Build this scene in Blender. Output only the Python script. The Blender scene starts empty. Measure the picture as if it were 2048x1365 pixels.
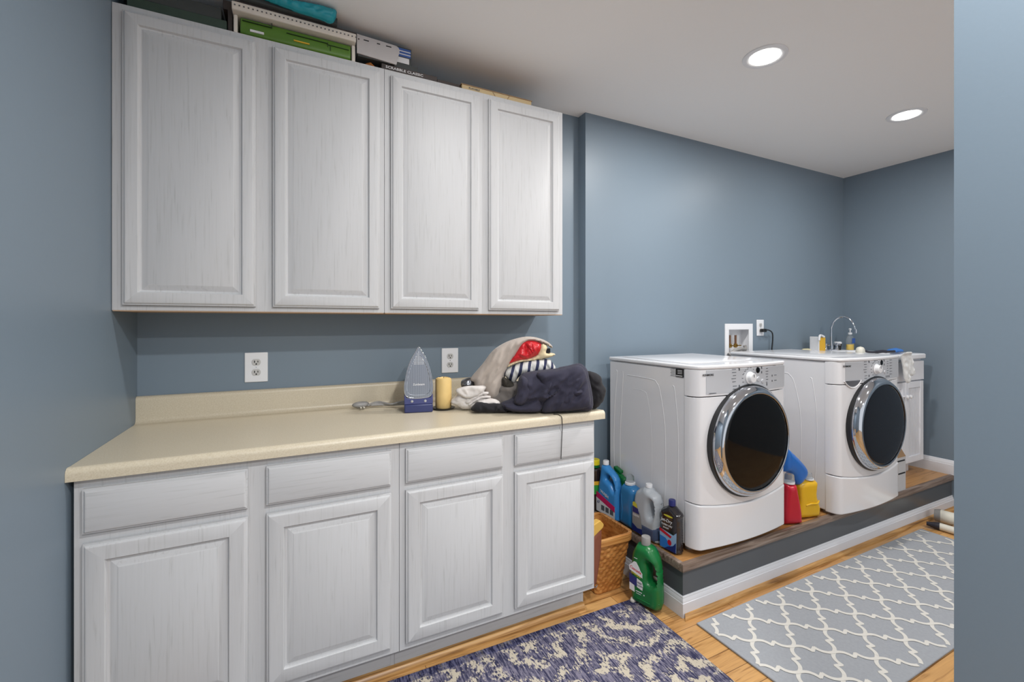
import bpy, bmesh, math, random
from mathutils import Vector, noise, geometry
random.seed(7)
S = bpy.context.scene
COL = S.collection
PI = math.pi

# ------------------------------------------------------------------ camera
IMG_W, IMG_H = 2048, 1365
FPX, CX, HY, CAM_H, YAW = 901.94, 1041.95, 646.58, 1.3016, 26.8855
cam_d = bpy.data.cameras.new('camera'); cam = bpy.data.objects.new('camera', cam_d); COL.objects.link(cam)
cam_d.sensor_fit = 'HORIZONTAL'; cam_d.sensor_width = 36.0
cam_d.lens = FPX / IMG_W * 36.0
cam_d.shift_x = -(CX - IMG_W / 2) / IMG_W
cam_d.shift_y = (HY - IMG_H / 2) / IMG_W
cam_d.clip_start = 0.02
cam.location = (0, 0, CAM_H)
cam.rotation_euler = (PI / 2, 0, -math.radians(YAW))
S.camera = cam

# ------------------------------------------------------------------ world, lamps, exposure
S.view_settings.view_transform = 'Standard'; S.view_settings.look = 'None'
S.view_settings.gamma = 1.0; S.view_settings.exposure = 0.0
S.view_settings.use_curve_mapping = False
wd = bpy.data.worlds.new('world'); S.world = wd; wd.use_nodes = True
bg = wd.node_tree.nodes['Background']
bg.inputs[0].default_value = (0.93, 0.96, 1.0, 1); bg.inputs[1].default_value = 0.92   # added ambient fill, enters through the open back of the room

LAMPS = [(0.65, 1.335), (1.928, 1.335), (3.207, 1.335), (0.65, -0.02), (1.928, -0.02), (3.207, -0.02), (0.40, -1.37), (2.30, -1.37)]  # last two are unseen lamps added as extra fill
WATTS = [4.2, 20, 8, 30, 8, 18, 50, 6]
CEIL = 2.522
for i, (lx, ly) in enumerate(LAMPS):
    ld = bpy.data.lights.new('downlight', 'AREA'); ld.shape = 'DISK'; ld.size = 0.11
    ld.energy = WATTS[i]; ld.color = (1.0, 0.985, 0.962)
    lo = bpy.data.objects.new('downlight', ld); COL.objects.link(lo)
    lo.location = (lx, ly, CEIL - 0.016)

# ------------------------------------------------------------------ materials
def lin(c):
    return tuple(((v / 255) / 12.92 if v / 255 <= 0.04045 else (((v / 255) + 0.055) / 1.055) ** 2.4) for v in c) + (1.0,)

class NT:
    def __init__(s, name):
        s.m = bpy.data.materials.new(name); s.m.use_nodes = True
        s.t = s.m.node_tree; s.b = s.t.nodes['Principled BSDF']
    def n(s, typ, **kw):
        nd = s.t.nodes.new(typ)
        for k, v in kw.items():
            if k.startswith('i_'):
                nd.inputs[k[2:].replace('_', ' ')].default_value = v
            else: setattr(nd, k, v)
        return nd
    def l(s, a, b): s.t.links.new(a, b)
    def coords(s, scale=(1, 1, 1), rot=(0, 0, 0), kind='Object'):
        tc = s.n('ShaderNodeTexCoord'); mp = s.n('ShaderNodeMapping')
        mp.inputs['Scale'].default_value = scale; mp.inputs['Rotation'].default_value = rot
        s.l(tc.outputs[kind], mp.inputs[0]); return mp.outputs[0]
    def bump(s, h, strength=0.2, dist=0.002):
        b = s.n('ShaderNodeBump'); b.inputs['Strength'].default_value = strength; b.inputs['Distance'].default_value = dist
        s.l(h, b.inputs['Height']); s.l(b.outputs[0], s.b.inputs['Normal'])
    def ramp(s, fac, stops):
        r = s.n('ShaderNodeValToRGB'); e = r.color_ramp.elements
        while len(e) < len(stops): e.new(0.5)
        for q, (p, c) in zip(e, stops): q.position = p; q.color = c
        s.l(fac, r.inputs[0]); return r.outputs[0]
    def mix(s, fac, a, b, blend='MIX'):
        m = s.n('ShaderNodeMix', data_type='RGBA', blend_type=blend)
        for sock, v in ((m.inputs[0], fac), (m.inputs[6], a), (m.inputs[7], b)):
            if hasattr(v, 'links') or hasattr(v, 'is_linked'): s.l(v, sock)
            else: sock.default_value = v
        return m.outputs[2]
    def math(s, op, a, b=None, c=None):
        m = s.n('ShaderNodeMath', operation=op)
        for i, v in enumerate((a, b, c)):
            if v is None: continue
            if hasattr(v, 'is_linked'): s.l(v, m.inputs[i])
            else: m.inputs[i].default_value = v
        return m.outputs[0]

def mat(name, rgb, rough=0.5, metal=0.0, ns=None, na=0.06, bump=0.0, stretch=(1, 1, 1), coat=0.0, trans=0.0, emit=0.0, spec=None, alpha=None, sheen=0.0, ior=None):
    t = NT(name); b = t.b
    b.inputs['Roughness'].default_value = rough; b.inputs['Metallic'].default_value = metal
    c = lin(rgb); b.inputs['Base Color'].default_value = c
    if coat: b.inputs['Coat Weight'].default_value = coat; b.inputs['Coat Roughness'].default_value = 0.08
    if trans: b.inputs['Transmission Weight'].default_value = trans
    if emit: b.inputs['Emission Color'].default_value = c; b.inputs['Emission Strength'].default_value = emit
    if spec is not None: b.inputs['Specular IOR Level'].default_value = spec
    if ior: b.inputs['IOR'].default_value = ior
    if sheen: b.inputs['Sheen Weight'].default_value = sheen; b.inputs['Sheen Roughness'].default_value = 0.5
    ns = ns or 25.0
    v = t.coords(stretch); nz = t.n('ShaderNodeTexNoise'); nz.inputs['Scale'].default_value = ns; nz.inputs['Detail'].default_value = 5
    t.l(v, nz.inputs['Vector'])
    d = tuple(x * (1 - na) for x in c[:3]) + (1,); u = tuple(min(1, x * (1 + na)) for x in c[:3]) + (1,)
    t.l(t.mix(nz.outputs[0], d, u), b.inputs['Base Color'])
    if bump: t.bump(nz.outputs[0], bump, 0.0015)
    return t.m

M = {}
M['wall'] = mat('blue_grey_paint', (119, 134, 147), 0.42, ns=180, na=0.015, bump=0.05, spec=0.45)
M['riser'] = mat('dark_grey_riser', (84, 88, 93), 0.3, ns=180, na=0.015, bump=0.04)  # riser colour, darker and greyer than the wall
M['ceiling'] = mat('ceiling_paint', (242, 242, 242), 0.9, ns=90, na=0.01)
M['trim'] = mat('white_trim_paint', (226, 227, 232), 0.35, ns=60, na=0.01)
M['cab_edge'] = mat('raw_cabinet_edge', (180, 150, 122), 0.6)
M['appliance'] = mat('white_enamel', (232, 232, 235), 0.16, ns=8, na=0.008, coat=0.3)
M['silver_panel'] = mat('satin_silver_panel', (198, 200, 205), 0.28, metal=0.15, ns=8, na=0.01)
M['grey_print'] = mat('grey_print', (88, 90, 96), 0.5)
M['black_print'] = mat('black_print', (22, 22, 24), 0.4)
M['dark_gap'] = mat('dark_gap', (24, 24, 26), 0.8)
M['chrome'] = mat('chrome', (205, 208, 214), 0.06, metal=1.0, ns=3, na=0.01)
M['brushed'] = mat('brushed_steel', (190, 192, 196), 0.26, metal=1.0, ns=60, na=0.06, stretch=(1, 1, 18))
M['glass_black'] = mat('smoked_door_glass', (12, 12, 13), 0.06, ns=3, spec=0.22)
M['glass_navy'] = mat('navy_door_glass', (15, 18, 27), 0.05, ns=3, spec=0.4)
M['white_plastic'] = mat('white_plastic', (232, 233, 236), 0.3, ns=20, na=0.01)
M['socket'] = mat('socket_plastic', (196, 195, 193), 0.35)
M['ivory_plastic'] = mat('cream_white_plastic', (226, 222, 208), 0.35)
M['grey_plastic'] = mat('grey_plastic', (150, 148, 146), 0.4)
M['black_plastic'] = mat('black_plastic', (26, 26, 28), 0.35)
M['brass'] = mat('brass', (176, 140, 74), 0.25, metal=1.0)
M['copper'] = mat('copper', (160, 122, 98), 0.25, metal=1.0)
M['lens'] = mat('lamp_lens', (255, 252, 246), 0.4, emit=6.0)
M['paper_white'] = mat('white_label', (222, 222, 224), 0.45)

# painted oak with fine vertical grain
def grain_mat(name, vertical=True):
    t = NT(name); b = t.b; b.inputs['Roughness'].default_value = 0.5; b.inputs['Specular IOR Level'].default_value = 0.35
    v = t.coords((60, 60, 2.2) if vertical else (2.2, 60, 60))
    nz = t.n('ShaderNodeTexNoise'); nz.inputs['Scale'].default_value = 3.0; nz.inputs['Detail'].default_value = 8; nz.inputs['Distortion'].default_value = 0.5
    t.l(v, nz.inputs['Vector'])
    v2 = t.coords((9, 9, 0.8) if vertical else (0.8, 9, 9)); wv = t.n('ShaderNodeTexNoise'); wv.inputs['Scale'].default_value = 2.0; wv.inputs['Distortion'].default_value = 2.5
    t.l(v2, wv.inputs['Vector'])
    g = t.ramp(nz.outputs[0], [(0.28, lin((180, 181, 182))), (0.42, lin((195, 196, 198))), (1, lin((201, 202, 205)))])
    g2 = t.mix(t.math('MULTIPLY', wv.outputs[0], 0.3), g, lin((196, 197, 199)))
    t.l(g2, b.inputs['Base Color']); t.bump(nz.outputs[0], 0.12, 0.0006)
    return t.m
M['cabinet'] = grain_mat('painted_oak')
M['cabinet_h'] = grain_mat('painted_oak_rails', False)

# laminate counter
t = NT('beige_laminate'); t.b.inputs['Roughness'].default_value = 0.36
v = t.coords(); nz = t.n('ShaderNodeTexNoise'); nz.inputs['Scale'].default_value = 260; nz.inputs['Detail'].default_value = 3; t.l(v, nz.inputs['Vector'])
t.l(t.ramp(nz.outputs[0], [(0.35, lin((199, 187, 163))), (0.5, lin((206, 195, 172))), (0.7, lin((211, 201, 180)))]), t.b.inputs['Base Color'])
t.bump(nz.outputs[0], 0.05, 0.0005); M['laminate'] = t.m

# oak plank floor, boards along x
def wood_floor(name, tint):
    t = NT(name); b = t.b; b.inputs['Roughness'].default_value = 0.3
    v = t.coords((1, 1, 1)); br = t.n('ShaderNodeTexBrick'); br.inputs['Scale'].default_value = 1.0
    br.inputs['Brick Width'].default_value = 0.9; br.inputs['Row Height'].default_value = 0.082; br.inputs['Mortar Size'].default_value = 0.0012; br.inputs['Mortar Smooth'].default_value = 0.1
    br.inputs['Color1'].default_value = lin(tint[0]); br.inputs['Color2'].default_value = lin(tint[1]); br.inputs['Mortar'].default_value = lin(tint[2]); br.inputs['Bias'].default_value = 0.0
    t.l(v, br.inputs['Vector'])
    v2 = t.coords((2.5, 38, 38)); nz = t.n('ShaderNodeTexNoise'); nz.inputs['Scale'].default_value = 1.6; nz.inputs['Detail'].default_value = 9; nz.inputs['Distortion'].default_value = 1.4; t.l(v2, nz.inputs['Vector'])
    g = t.ramp(nz.outputs[0], [(0.28, (0.50, 0.40, 0.30, 1)), (0.46, (0.92, 0.90, 0.88, 1)), (0.75, (1.08, 1.06, 1.04, 1))])
    t.l(t.mix(1.0, br.outputs[0], g, 'MULTIPLY'), b.inputs['Base Color']); t.bump(nz.outputs[0], 0.1, 0.0006)
    return t.m
M['oak_floor'] = wood_floor('oak_floor', ((214, 170, 112), (196, 146, 88), (120, 82, 44)))
M['oak_platform'] = wood_floor('oak_platform_top', ((204, 160, 104), (188, 138, 84), (120, 82, 44)))

def wood(name, a, b_, c, axis=0, rough=0.35):
    t = NT(name); t.b.inputs['Roughness'].default_value = rough
    sc = [40, 40, 40]; sc[axis] = 2.0
    v = t.coords(tuple(sc)); nz = t.n('ShaderNodeTexNoise'); nz.inputs['Scale'].default_value = 1.5; nz.inputs['Detail'].default_value = 8; nz.inputs['Distortion'].default_value = 1.2
    t.l(v, nz.inputs['Vector']); t.l(t.ramp(nz.outputs[0], [(0.3, lin(a)), (0.5, lin(b_)), (0.72, lin(c))]), t.b.inputs['Base Color'])
    t.bump(nz.outputs[0], 0.1, 0.0006); return t.m
M['oak_trim'] = wood('oak_shoe_moulding', (120, 82, 44), (182, 136, 80), (212, 168, 110))
M['nosing'] = wood('grey_brown_nosing', (84, 66, 54), (128, 110, 98), (160, 144, 132), rough=0.3)
M['nosing_y'] = wood('grey_brown_nosing_side', (84, 66, 54), (128, 110, 98), (160, 144, 132), axis=1, rough=0.3)

# ------------------------------------------------------------------ mesh helpers
class MB:
    """collects geometry (world or local coordinates) and links it as ONE mesh object"""
    def __init__(s): s.v, s.f, s.mi, s.cur = [], [], [], 0
    def add(s, vs, fs):
        o = len(s.v); s.v += [tuple(p) for p in vs]; s.f += [tuple(i + o for i in f) for f in fs]; s.mi += [s.cur] * len(fs); return s
    def box(s, x0, x1, y0, y1, z0, z1):
        return s.add([(x0, y0, z0), (x1, y0, z0), (x1, y1, z0), (x0, y1, z0), (x0, y0, z1), (x1, y0, z1), (x1, y1, z1), (x0, y1, z1)],
                     [(0, 3, 2, 1), (4, 5, 6, 7), (0, 1, 5, 4), (1, 2, 6, 5), (2, 3, 7, 6), (3, 0, 4, 7)])
    def obox(s, c, h, ax, ay, az):
        c = Vector(c); P = []
        for k in (-1, 1):
            for i, j in ((-1, -1), (1, -1), (1, 1), (-1, 1)):
                P.append(c + Vector(ax) * h[0] * i + Vector(ay) * h[1] * j + Vector(az) * h[2] * k)
        return s.add(P, [(0, 3, 2, 1), (4, 5, 6, 7), (0, 1, 5, 4), (1, 2, 6, 5), (2, 3, 7, 6), (3, 0, 4, 7)])
    def lathe(s, prof, c=(0, 0, 0), axis='z', n=32, cap=True, sx=1, sy=1):
        vs, fs = [], []
        for (r, h) in prof:
            for i in range(n):
                a = 2 * PI * i / n; p = (r * math.cos(a) * sx, r * math.sin(a) * sy, h)
                if axis == 'y': p = (p[0], -p[2], p[1])        # axis pointing to -y
                elif axis == 'x': p = (p[2], p[0], p[1])
                vs.append((p[0] + c[0], p[1] + c[1], p[2] + c[2]))
        for k in range(len(prof) - 1):
            for i in range(n):
                j = (i + 1) % n; fs.append((k * n + i, k * n + j, (k + 1) * n + j, (k + 1) * n + i))
        if cap: fs.append(tuple(range(n))[::-1]); fs.append(tuple((len(prof) - 1) * n + i for i in range(n)))
        return s.add(vs, fs)
    def tube(s, pts, r, n=10, cap=True):
        pts = [Vector(p) for p in pts]; vs, fs = [], []
        up = None
        for k, p in enumerate(pts):
            d = (pts[min(k + 1, len(pts) - 1)] - pts[max(k - 1, 0)]).normalized()
            if up is None: up = d.orthogonal().normalized()
            up = (up - d * up.dot(d)).normalized(); sd = d.cross(up)
            rr = r[k] if isinstance(r, (list, tuple)) else r
            for i in range(n):
                a = 2 * PI * i / n; vs.append(p + up * math.cos(a) * rr + sd * math.sin(a) * rr)
        for k in range(len(pts) - 1):
            for i in range(n):
                j = (i + 1) % n; fs.append((k * n + i, k * n + j, (k + 1) * n + j, (k + 1) * n + i))
        if cap: fs.append(tuple(range(n))[::-1]); fs.append(tuple((len(pts) - 1) * n + i for i in range(n)))
        return s.add(vs, fs)
    def prism(s, poly, a, b, plane='xz'):
        """extrude a polygon; plane xz extrudes along y, xy along z, yz along x"""
        def P(u, v, w): return {'xz': (u, w, v), 'xy': (u, v, w), 'yz': (w, u, v)}[plane]
        n = len(poly); vs = [P(u, v, a) for u, v in poly] + [P(u, v, b) for u, v in poly]
        fs = [tuple(range(n)), tuple(range(2 * n - 1, n - 1, -1))] + [(i, (i + 1) % n, n + (i + 1) % n, n + i) for i in range(n)]
        return s.add(vs, fs)
    def build(s, name, m, parent=None, bevel=0, smooth=None, seg=2, label=None):
        me = bpy.data.meshes.new(name)
        off = Vector(parent_world(parent)) if parent else Vector((0, 0, 0))
        me.from_pydata([tuple(Vector(v) - off) if parent is not None and root_of(parent).get('_world', 1) else v for v in s.v], [], s.f)
        mats = m if isinstance(m, (list, tuple)) else [m]
        for q in mats: me.materials.append(q)
        if len(mats) > 1: me.polygons.foreach_set('material_index', s.mi)
        bm = bmesh.new(); bm.from_mesh(me); bmesh.ops.recalc_face_normals(bm, faces=bm.faces); bm.to_mesh(me); bm.free()
        o = bpy.data.objects.new(name, me); COL.objects.link(o)
        if parent is not None: o.parent = parent
        if bevel:
            md = o.modifiers.new('bevel', 'BEVEL'); md.width = bevel; md.segments = seg; md.limit_method = 'ANGLE'; md.angle_limit = math.radians(35)
            if smooth is None: smooth = 50
        if smooth: shade(o, smooth)
        if label: o['label'] = label
        return o
def shade(o, ang=40):
    me = o.data
    me.polygons.foreach_set('use_smooth', [True] * len(me.polygons))
    me.set_sharp_from_angle(angle=math.radians(ang))
def root_of(p):
    while p.parent is not None: p = p.parent
    return p
def parent_world(p):
    v = Vector((0, 0, 0))
    while p is not None: v += Vector(p.location); p = p.parent
    return v

def thing(name, label, cat, loc=(0, 0, 0), rz=0.0, group=None, world=1):
    o = bpy.data.objects.new(name, None); COL.objects.link(o); o.empty_display_size = 0.05
    o.location = loc; o.rotation_euler = (0, 0, rz); o['label'] = label; o['category'] = cat
    if group: o['group'] = group
    o['_world'] = world
    return o
def tag(o, label, cat, group=None):
    o['label'] = label; o['category'] = cat
    if group: o['group'] = group
    return o
def struct(o): o['kind'] = 'structure'; return o

def catmull(pts, n=5, closed=True):
    out = []; N = len(pts)
    rng = range(N) if closed else range(N - 1)
    for i in rng:
        if closed: p0, p1, p2, p3 = pts[i - 1], pts[i], pts[(i + 1) % N], pts[(i + 2) % N]
        else: p0, p1, p2, p3 = pts[max(i - 1, 0)], pts[i], pts[i + 1], pts[min(i + 2, N - 1)]
        for k in range(n):
            t = k / n; out.append(tuple(0.5 * ((2 * b) + (-a + c) * t + (2 * a - 5 * b + 4 * c - d) * t * t + (-a + 3 * b - 3 * c + d) * t ** 3) for a, b, c, d in zip(p0, p1, p2, p3)))
    if not closed: out.append(tuple(pts[-1]))
    return out

def inflate(outline, T, R, res, holes=(), disp=None, smooth_n=4, zmin=None):
    """a filled, rounded volume from an outline in (u, z); thickness T each way in w. Returns verts (u, w, z), faces"""
    def prep(p):
        q = catmull(p, smooth_n) if smooth_n > 1 else list(p)
        out = []
        for i in range(len(q)):
            a, b = Vector(q[i]), Vector(q[(i + 1) % len(q)]); L = (b - a).length; k = max(1, int(L / res))
            for j in range(k): out.append(tuple(a.lerp(b, j / k)))
        if zmin is not None: out = [(x, max(z, zmin)) for x, z in out]
        ded = []
        for p_ in out:
            if not ded or (Vector(p_) - Vector(ded[-1])).length > 1e-4: ded.append(p_)
        return ded
    loops = [prep(outline)] + [prep(h) for h in holes]
    pts, segs = [], []
    for lp in loops:
        o = len(pts); pts += [Vector(p) for p in lp]; segs += [(o + i, o + (i + 1) % len(lp)) for i in range(len(lp))]
    nb = len(pts)
    S0 = [(pts[a], pts[b]) for a, b in segs]
    def dist(p):
        m = 9
        for a, b in S0:
            ab = b - a; L = ab.length_squared
            t = 0 if L == 0 else max(0, min(1, (p - a).dot(ab) / L)); d = (p - a - ab * t).length_squared
            if d < m * m: m = math.sqrt(d)
        return m
    def inside(p, lp):
        c = False; j = len(lp) - 1
        for i in range(len(lp)):
            xi, yi = lp[i]; xj, yj = lp[j]
            if (yi > p[1]) != (yj > p[1]) and p[0] < (xj - xi) * (p[1] - yi) / (yj - yi) + xi: c = not c
            j = i
        return c
    x0 = min(p[0] for p in loops[0]); x1 = max(p[0] for p in loops[0]); z0 = min(p[1] for p in loops[0]); z1 = max(p[1] for p in loops[0])
    inner = []
    z = z0; row = 0
    while z < z1:
        x = x0 + (res / 2 if row % 2 else 0)
        while x < x1:
            p = Vector((x, z))
            if inside(p, loops[0]) and not any(inside(p, h) for h in loops[1:]):
                d = dist(p)
                if d > res * 0.45: inner.append(p)
            x += res
        z += res * 0.87; row += 1
    allp = pts + inner
    vs, es, fs, ov, oe, of = geometry.delaunay_2d_cdt(allp, segs, [], 0, 1e-6)
    tri = []
    for f in fs:
        c = sum((vs[i] for i in f), Vector((0, 0))) / len(f)
        if inside(c, loops[0]) and not any(inside(c, h) for h in loops[1:]): tri.append(tuple(f))
    bnd = set()
    from collections import Counter
    ec = Counter()
    for f in tri:
        for i in range(len(f)): ec[tuple(sorted((f[i], f[(i + 1) % len(f)])))] += 1
    for e, k in ec.items():
        if k == 1: bnd.update(e)
    V, idx_f, idx_b = [], {}, {}
    used = set(i for f in tri for i in f)
    for i in sorted(used):
        p = vs[i]
        if i in bnd:
            idx_f[i] = idx_b[i] = len(V); V.append([p.x, 0.0, p.y])
        else:
            d = dist(p); k = min(1.0, d / R); h = T * math.sqrt(max(0, 1 - (1 - k) ** 2))
            df = disp(p.x, p.y) if disp else 0.0
            idx_f[i] = len(V); V.append([p.x, -(h + df * k), p.y]); idx_b[i] = len(V); V.append([p.x, h, p.y])
    F = [tuple(idx_f[i] for i in f) for f in tri] + [tuple(idx_b[i] for i in reversed(f)) for f in tri]
    F = [f for f in F if len(set(f)) > 2]
    return V, F

def text_mesh(body, size, depth=0.0004, bold=False, shear=0.0, align='CENTER'):
    cu = bpy.data.curves.new('lettering', 'FONT'); cu.body = body; cu.size = size; cu.extrude = depth; cu.shear = shear
    cu.align_x = align; cu.align_y = 'CENTER'; cu.resolution_u = 2
    if bold: cu.offset = size * 0.012
    ob = bpy.data.objects.new('tmp', cu); COL.objects.link(ob)
    dg = bpy.context.evaluated_depsgraph_get(); dg.update()
    me = bpy.data.meshes.new_from_object(ob.evaluated_get(dg)); bpy.data.objects.remove(ob)
    return me
def text(body, size, origin, parent, m, right=(1, 0, 0), up=(0, 0, 1), name='lettering', bold=False, shear=0.0, align='CENTER', sx=1.0, label=None):
    """origin in the parent's local frame"""
    me = text_mesh(body, size, bold=bold, shear=shear, align=align); R, U = Vector(right).normalized(), Vector(up).normalized(); N = R.cross(U)
    for v in me.vertices:
        c = v.co.copy(); v.co = Vector(origin) + R * c.x * sx + U * c.y + N * c.z
    me.materials.clear(); me.materials.append(m)
    o = bpy.data.objects.new(name, me); COL.objects.link(o); o.parent = parent
    if label: o['label'] = label
    return o

# ================================================================== SETTING
XL, XF, YB, Y2, X2, YO = -0.5361, 4.139, 2.2306, 2.1585, 1.513, -1.7
def slab(name, *b, m='wall'): return struct(MB().box(*b).build(name, M[m]))
slab('floor', XL - 0.1, XF + 0.1, YO, YB + 0.1, -0.06, 0.0, m='oak_floor')
slab('ceiling', XL - 0.1, XF + 0.1, YO, YB + 0.1, CEIL, CEIL + 0.06, m='ceiling')
slab('wall_left', XL - 0.1, XL, YO, YB + 0.1, 0, CEIL)
slab('wall_back', XL, X2, YB, YB + 0.1, 0, CEIL)
# alcove wall with a real recess for the water box
mb = MB(); bx0, bx1, bz0, bz1 = 2.70, 2.955, 1.06, 1.272
mb.box(X2, bx0, Y2, YB + 0.1, 0, CEIL); mb.box(bx1, XF, Y2, YB + 0.1, 0, CEIL); mb.box(bx0, bx1, Y2, YB + 0.1, 0, bz0); mb.box(bx0, bx1, Y2, YB + 0.1, bz1, CEIL)
struct(mb.build('wall_alcove', M['wall']))
slab('wall_right', XF, XF + 0.1, YO, YB + 0.1, 0, CEIL)
slab('wall_near', 1.0, 1.12, YO, 0.3498, 0, CEIL)

def profile_run(name, prof, p0, p1, inward, m):
    """moulding: prof = (depth from wall, z); runs p0->p1 along the wall, sticking out along inward"""
    mb = MB(); n = len(prof); a, b, i = Vector(p0), Vector(p1), Vector(inward)
    vs = [a + i * d + Vector((0, 0, z)) for d, z in prof] + [b + i * d + Vector((0, 0, z)) for d, z in prof]
    mb.add(vs, [tuple(range(n)), tuple(range(2 * n - 1, n - 1, -1))] + [(k, (k + 1) % n, n + (k + 1) % n, n + k) for k in range(n)])
    return mb.build(name, m, smooth=35)
BASE = [(0, 0), (0.013, 0), (0.013, 0.062), (0.011, 0.064), (0.011, 0.068), (0.008, 0.078), (0.006, 0.081), (0.006, 0.086), (0.003, 0.09), (0, 0.09)]
PZ = 0.2341
profile = [(d, z * 1.12) for d, z in BASE]
struct(profile_run('baseboard_right', profile, (XF, 1.445, PZ), (XF, Y2, PZ), (-1, 0, 0), M['trim']))
profile2 = [(d, z * 1.0) for d, z in BASE]
# shoe mouldings
SHOE = [(0, 0), (0.019, 0), (0.018, 0.007), (0.014, 0.014), (0.008, 0.018), (0, 0.019)]

# ------------------------------------------------------------------ platform
pl = thing('platform', 'low blue-grey painted platform with oak top carrying the dryer and washer', 'platform', (2.8, 1.8, 0))
PX0, PYF = 1.5453, 1.4600
MB().box(PX0, XF, PYF, Y2, 0, PZ - 0.032).build('riser', M['riser'], pl)
MB().box(PX0 + 0.008, XF, PYF + 0.008, Y2, PZ - 0.032, PZ).build('deck', M['oak_platform'], pl)
NOS = [(-0.0185, PZ - 0.034), (-0.030, PZ - 0.034), (-0.0335, PZ - 0.028), (-0.0335, PZ - 0.006), (-0.030, PZ + 0.001), (-0.012, PZ + 0.003), (-0.010, PZ + 0.0005), (-0.0101, PZ - 0.033)]
mb = MB()
x0, y0 = PX0 + 0.018, PYF + 0.018
n = len(NOS)
# mitred L run: left side then front
va = [(x0 + d, Y2, z) for d, z in NOS]; vb = [(x0 + d, y0 + d, z) for d, z in NOS]; vc = [(XF, y0 + d, z) for d, z in NOS]
fs = []
for A in (0, n): fs += [(A + k, A + (k + 1) % n, A + n + (k + 1) % n, A + n + k) for k in range(n)]
fs += [tuple(range(n)), tuple(range(3 * n - 1, 2 * n - 1, -1))]
mb.add(va + vb + vc, fs); mb.build('nosing', M['nosing'], pl, smooth=30)
mb = MB(); n = len(profile2)
x0, y0 = PX0, PYF
va = [(x0 - d, Y2, z) for d, z in profile2]; vb = [(x0 - d, y0 - d, z) for d, z in profile2]; vc = [(XF, y0 - d, z) for d, z in profile2]
fs = []
for A in (0, n): fs += [(A + k, A + (k + 1) % n, A + n + (k + 1) % n, A + n + k) for k in range(n)]
fs += [tuple(range(n)), tuple(range(3 * n - 1, 2 * n - 1, -1))]
mb.add(va + vb + vc, fs); mb.build('baseboard', M['trim'], pl, smooth=30)
mb = MB(); n = len(SHOE); x0, y0 = PX0 - 0.013, PYF - 0.013
vb = [(x0 + 0.013 - d, y0 - d, z) for d, z in SHOE]; vc = [(XF, y0 - d, z) for d, z in SHOE]
mb.add(vb + vc, [tuple(range(n)), tuple(range(2 * n - 1, n - 1, -1))] + [(k, (k + 1) % n, n + (k + 1) % n, n + k) for k in range(n)])
mb.build('shoe_moulding', M['oak_trim'], pl, smooth=40)

# ================================================================== CABINETS
def raised_door(x0, x1, z0, z1, yf, th=0.019, rail=0.052):
    """raised panel door front at y=yf (towards -y), one closed mesh"""
    mb = MB()
    rings = [(0, yf + th), (0, yf + 0.0075), (0.005, yf + 0.0065), (0.0065, yf + 0.002), (0.010, yf), (rail, yf), (rail + 0.004, yf + 0.009), (rail + 0.009, yf + 0.0105), (rail + 0.026, yf + 0.0035), (rail + 0.029, yf + 0.002)]
    vs = []
    for d, y in rings: vs += [(x0 + d, y, z0 + d), (x1 - d, y, z0 + d), (x1 - d, y, z1 - d), (x0 + d, y, z1 - d)]
    fs = [(0, 1, 2, 3)]
    for k in range(len(rings) - 1):
        for i in range(4):
            j = (i + 1) % 4; fs.append((k * 4 + i, (k + 1) * 4 + i, (k + 1) * 4 + j, k * 4 + j))
    L = (len(rings) - 1) * 4; fs.append((L + 3, L + 2, L + 1, L)); mb.add(vs, fs); return mb
def slab_front(x0, x1, z0, z1, yf, th=0.019):
    mb = MB(); rings = [(0, yf + th), (0, yf + 0.0075), (0.0035, yf + 0.0062), (0.0065, yf + 0.002), (0.011, yf)]
    vs = []
    for d, y in rings: vs += [(x0 + d, y, z0 + d), (x1 - d, y, z0 + d), (x1 - d, y, z1 - d), (x0 + d, y, z1 - d)]
    fs = [(0, 1, 2, 3)]
    for k in range(len(rings) - 1):
        for i in range(4):
            j = (i + 1) % 4; fs.append((k * 4 + i, (k + 1) * 4 + i, (k + 1) * 4 + j, k * 4 + j))
    L = (len(rings) - 1) * 4; fs.append((L + 3, L + 2, L + 1, L)); mb.add(vs, fs); return mb

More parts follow.
